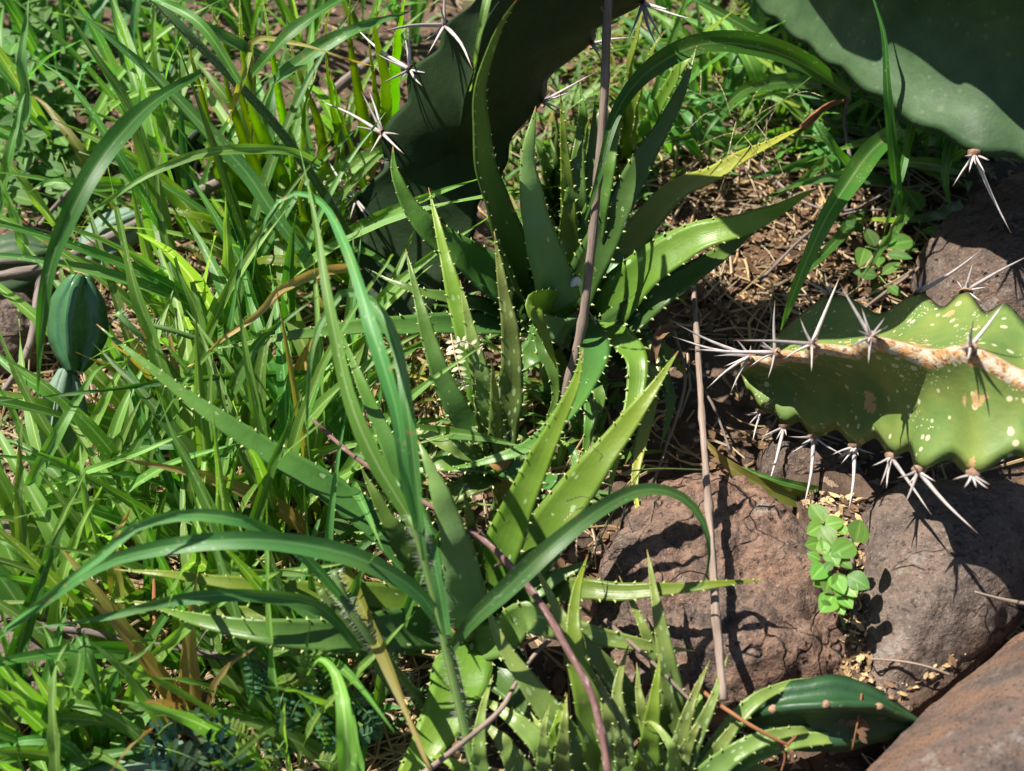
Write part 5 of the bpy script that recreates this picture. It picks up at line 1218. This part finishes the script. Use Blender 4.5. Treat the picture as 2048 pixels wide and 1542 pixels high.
for px, zs in [([(570, 1375), (560, 1420), (575, 1460), (590, 1490)], (.09, .08, .05)), ([(620, 1360), (628, 1400), (645, 1450), (660, 1500)], (.09, .08, .04)), ([(505, 1270), (500, 1310), (505, 1350), (510, 1400)], (.10, .09, .06)), ([(560, 1480), (580, 1440), (600, 1400), (640, 1370)], (.05, .08, .08)), ([(520, 1320), (540, 1340), (525, 1370), (515, 1390)], (.09, .08, .06)), ([(700, 1380), (720, 1410), (745, 1440), (755, 1480)], (.07, .07, .04)), ([(700, 1480), (730, 1470), (760, 1460)], (.04, .06, .05)), ([(660, 1380), (680, 1420), (690, 1470)], (.07, .06, .03)), ([(520, 1500), (560, 1500), (600, 1490)], (.04, .06, .05)), ([(640, 1540), (670, 1500), (700, 1450)], (.03, .06, .07)), ([(600, 1320), (640, 1350), (680, 1390)], (.08, .08, .05)), ([(700, 1330), (690, 1370), (670, 1400)], (.08, .08, .06))]:
    frond(mg, px, zs, 9, 22, 'mimosa_g', .3)
my = empty('pinnate_plant', P(560, 1520, 0), 'yellow green young pinnate shoots beside the dark pinnate plant', 'plant')
for px, zs in [([(540, 1475), (500, 1490), (460, 1510), (425, 1540)], (.09, .09, .07)), ([(570, 1480), (550, 1510), (535, 1545), (530, 1580)], (.08, .07, .05)), ([(620, 1380), (612, 1350), (615, 1320), (617, 1305)], (.08, .11, .13)), ([(630, 1520), (660, 1525), (690, 1545)], (.06, .06, .05)), ([(510, 1480), (470, 1460), (430, 1445)], (.08, .09, .09)), ([(590, 1380), (575, 1365), (565, 1345)], (.07, .09, .09))]:
    frond(my, px, zs, 9, 24, 'mimosa_y', .2)
dl = empty('dry_pinnate_leaf', P(905, 685, .14), 'bleached dry pinnate leaf caught on the slender spotted aloe', 'leaf')
frond(dl, [(902, 668), (908, 700), (918, 740), (932, 782)], (.17, .165, .15), 9, 19, 'pale', .05)
frond(dl, [(908, 690), (925, 682), (945, 690), (966, 702)], (.172, .17, .165), 6, 16, 'pale', .05)
db = empty('dry_pinnate_leaf', P(1715, 1440, .05), 'brown withered pinnate leaf hanging over the glossy dark cactus joint', 'leaf')
mbx = MB(); tube_mb(mbx, trace([(1725, 1370), (1722, 1400), (1716, 1440), (1704, 1500)], (.07, .08, .06)), .001, .0007, 5, 16); mbx.build('stalk', ['bark_rust'], db)
LFB = oval_leaf_mesh('leaflet', .010, .0048, 'leaf_dry', .3, .3)
for (x0, y0, x1, y1) in [(1722, 1400), (1716, 1440), (1712, 1460), (1718, 1425)] and [(1718, 1425, 1738, 1432), (1716, 1440, 1740, 1452), (1714, 1450, 1742, 1458), (1712, 1460, 1736, 1472), (1690, 1445, 1668, 1440), (1716, 1442, 1690, 1450), (1722, 1390, 1735, 1380), (1718, 1470, 1735, 1488)]:
    a_ = P(x0, y0, .075); b_ = P(x1, y1, .072); place_leaf(LFB, db, a_, b_-a_, Vector((random.uniform(-.5, .5), -.4, 1)), (b_-a_).length/.010, 'leaflet')

# unseen leafy shrubs added out of view to dapple thicket and leaning cactus
LEAF_T = [oval_leaf_mesh('shrub_leaf', .055, .026, 'weed', .15), oval_leaf_mesh('shrub_leaf', .070, .030, 'weed', .2)]
def shrub(base, crown, rad, nst, nlv, label):
    b0 = Vector(base); root = empty('unseen_shrub', b0, label, 'shrub'); cr = Vector(crown)
    for i in range(nst):
        a = random.uniform(0, 6.28); q = Vector((math.cos(a)*rad.x, math.sin(a)*rad.y, random.uniform(-.8, 1)*rad.z))*random.uniform(.5, 1)
        mid = b0.lerp(cr, .6)+q*.25
        mb = MB(); c_, fr = tube_mb(mb, [b0, b0.lerp(mid, .5)+Vector((random.uniform(-.03, .03), random.uniform(-.03, .03), .03)), mid, cr+q], .008, .002, 6, 24, .2); mb.build('stem', ['bark_grey'], root)
        for j in range(nlv):
            k = int(random.uniform(.5, 1)*(len(c_)-1)); an = random.uniform(0, 6.28); d = Vector((math.cos(an), math.sin(an), random.uniform(-.3, .5)))
            place_leaf(random.choice(LEAF_T), root, c_[k]+d*random.uniform(.004, .05), d, Vector((random.uniform(-.5, .5), random.uniform(-.5, .5), 1)), random.uniform(.7, 1.2))
shrub((-1.5, 1.25, -.03), (-1.15, 1.02, .85), Vector((.40, .26, .14)), 13, 10, 'tall unseen shrub added to shade the leafy weed patch')
shrub((.25, 1.45, -.03), (.10, .62, .92), Vector((.26, .14, .08)), 9, 10, 'unseen leafy shrub reaching over the leaning cactus')
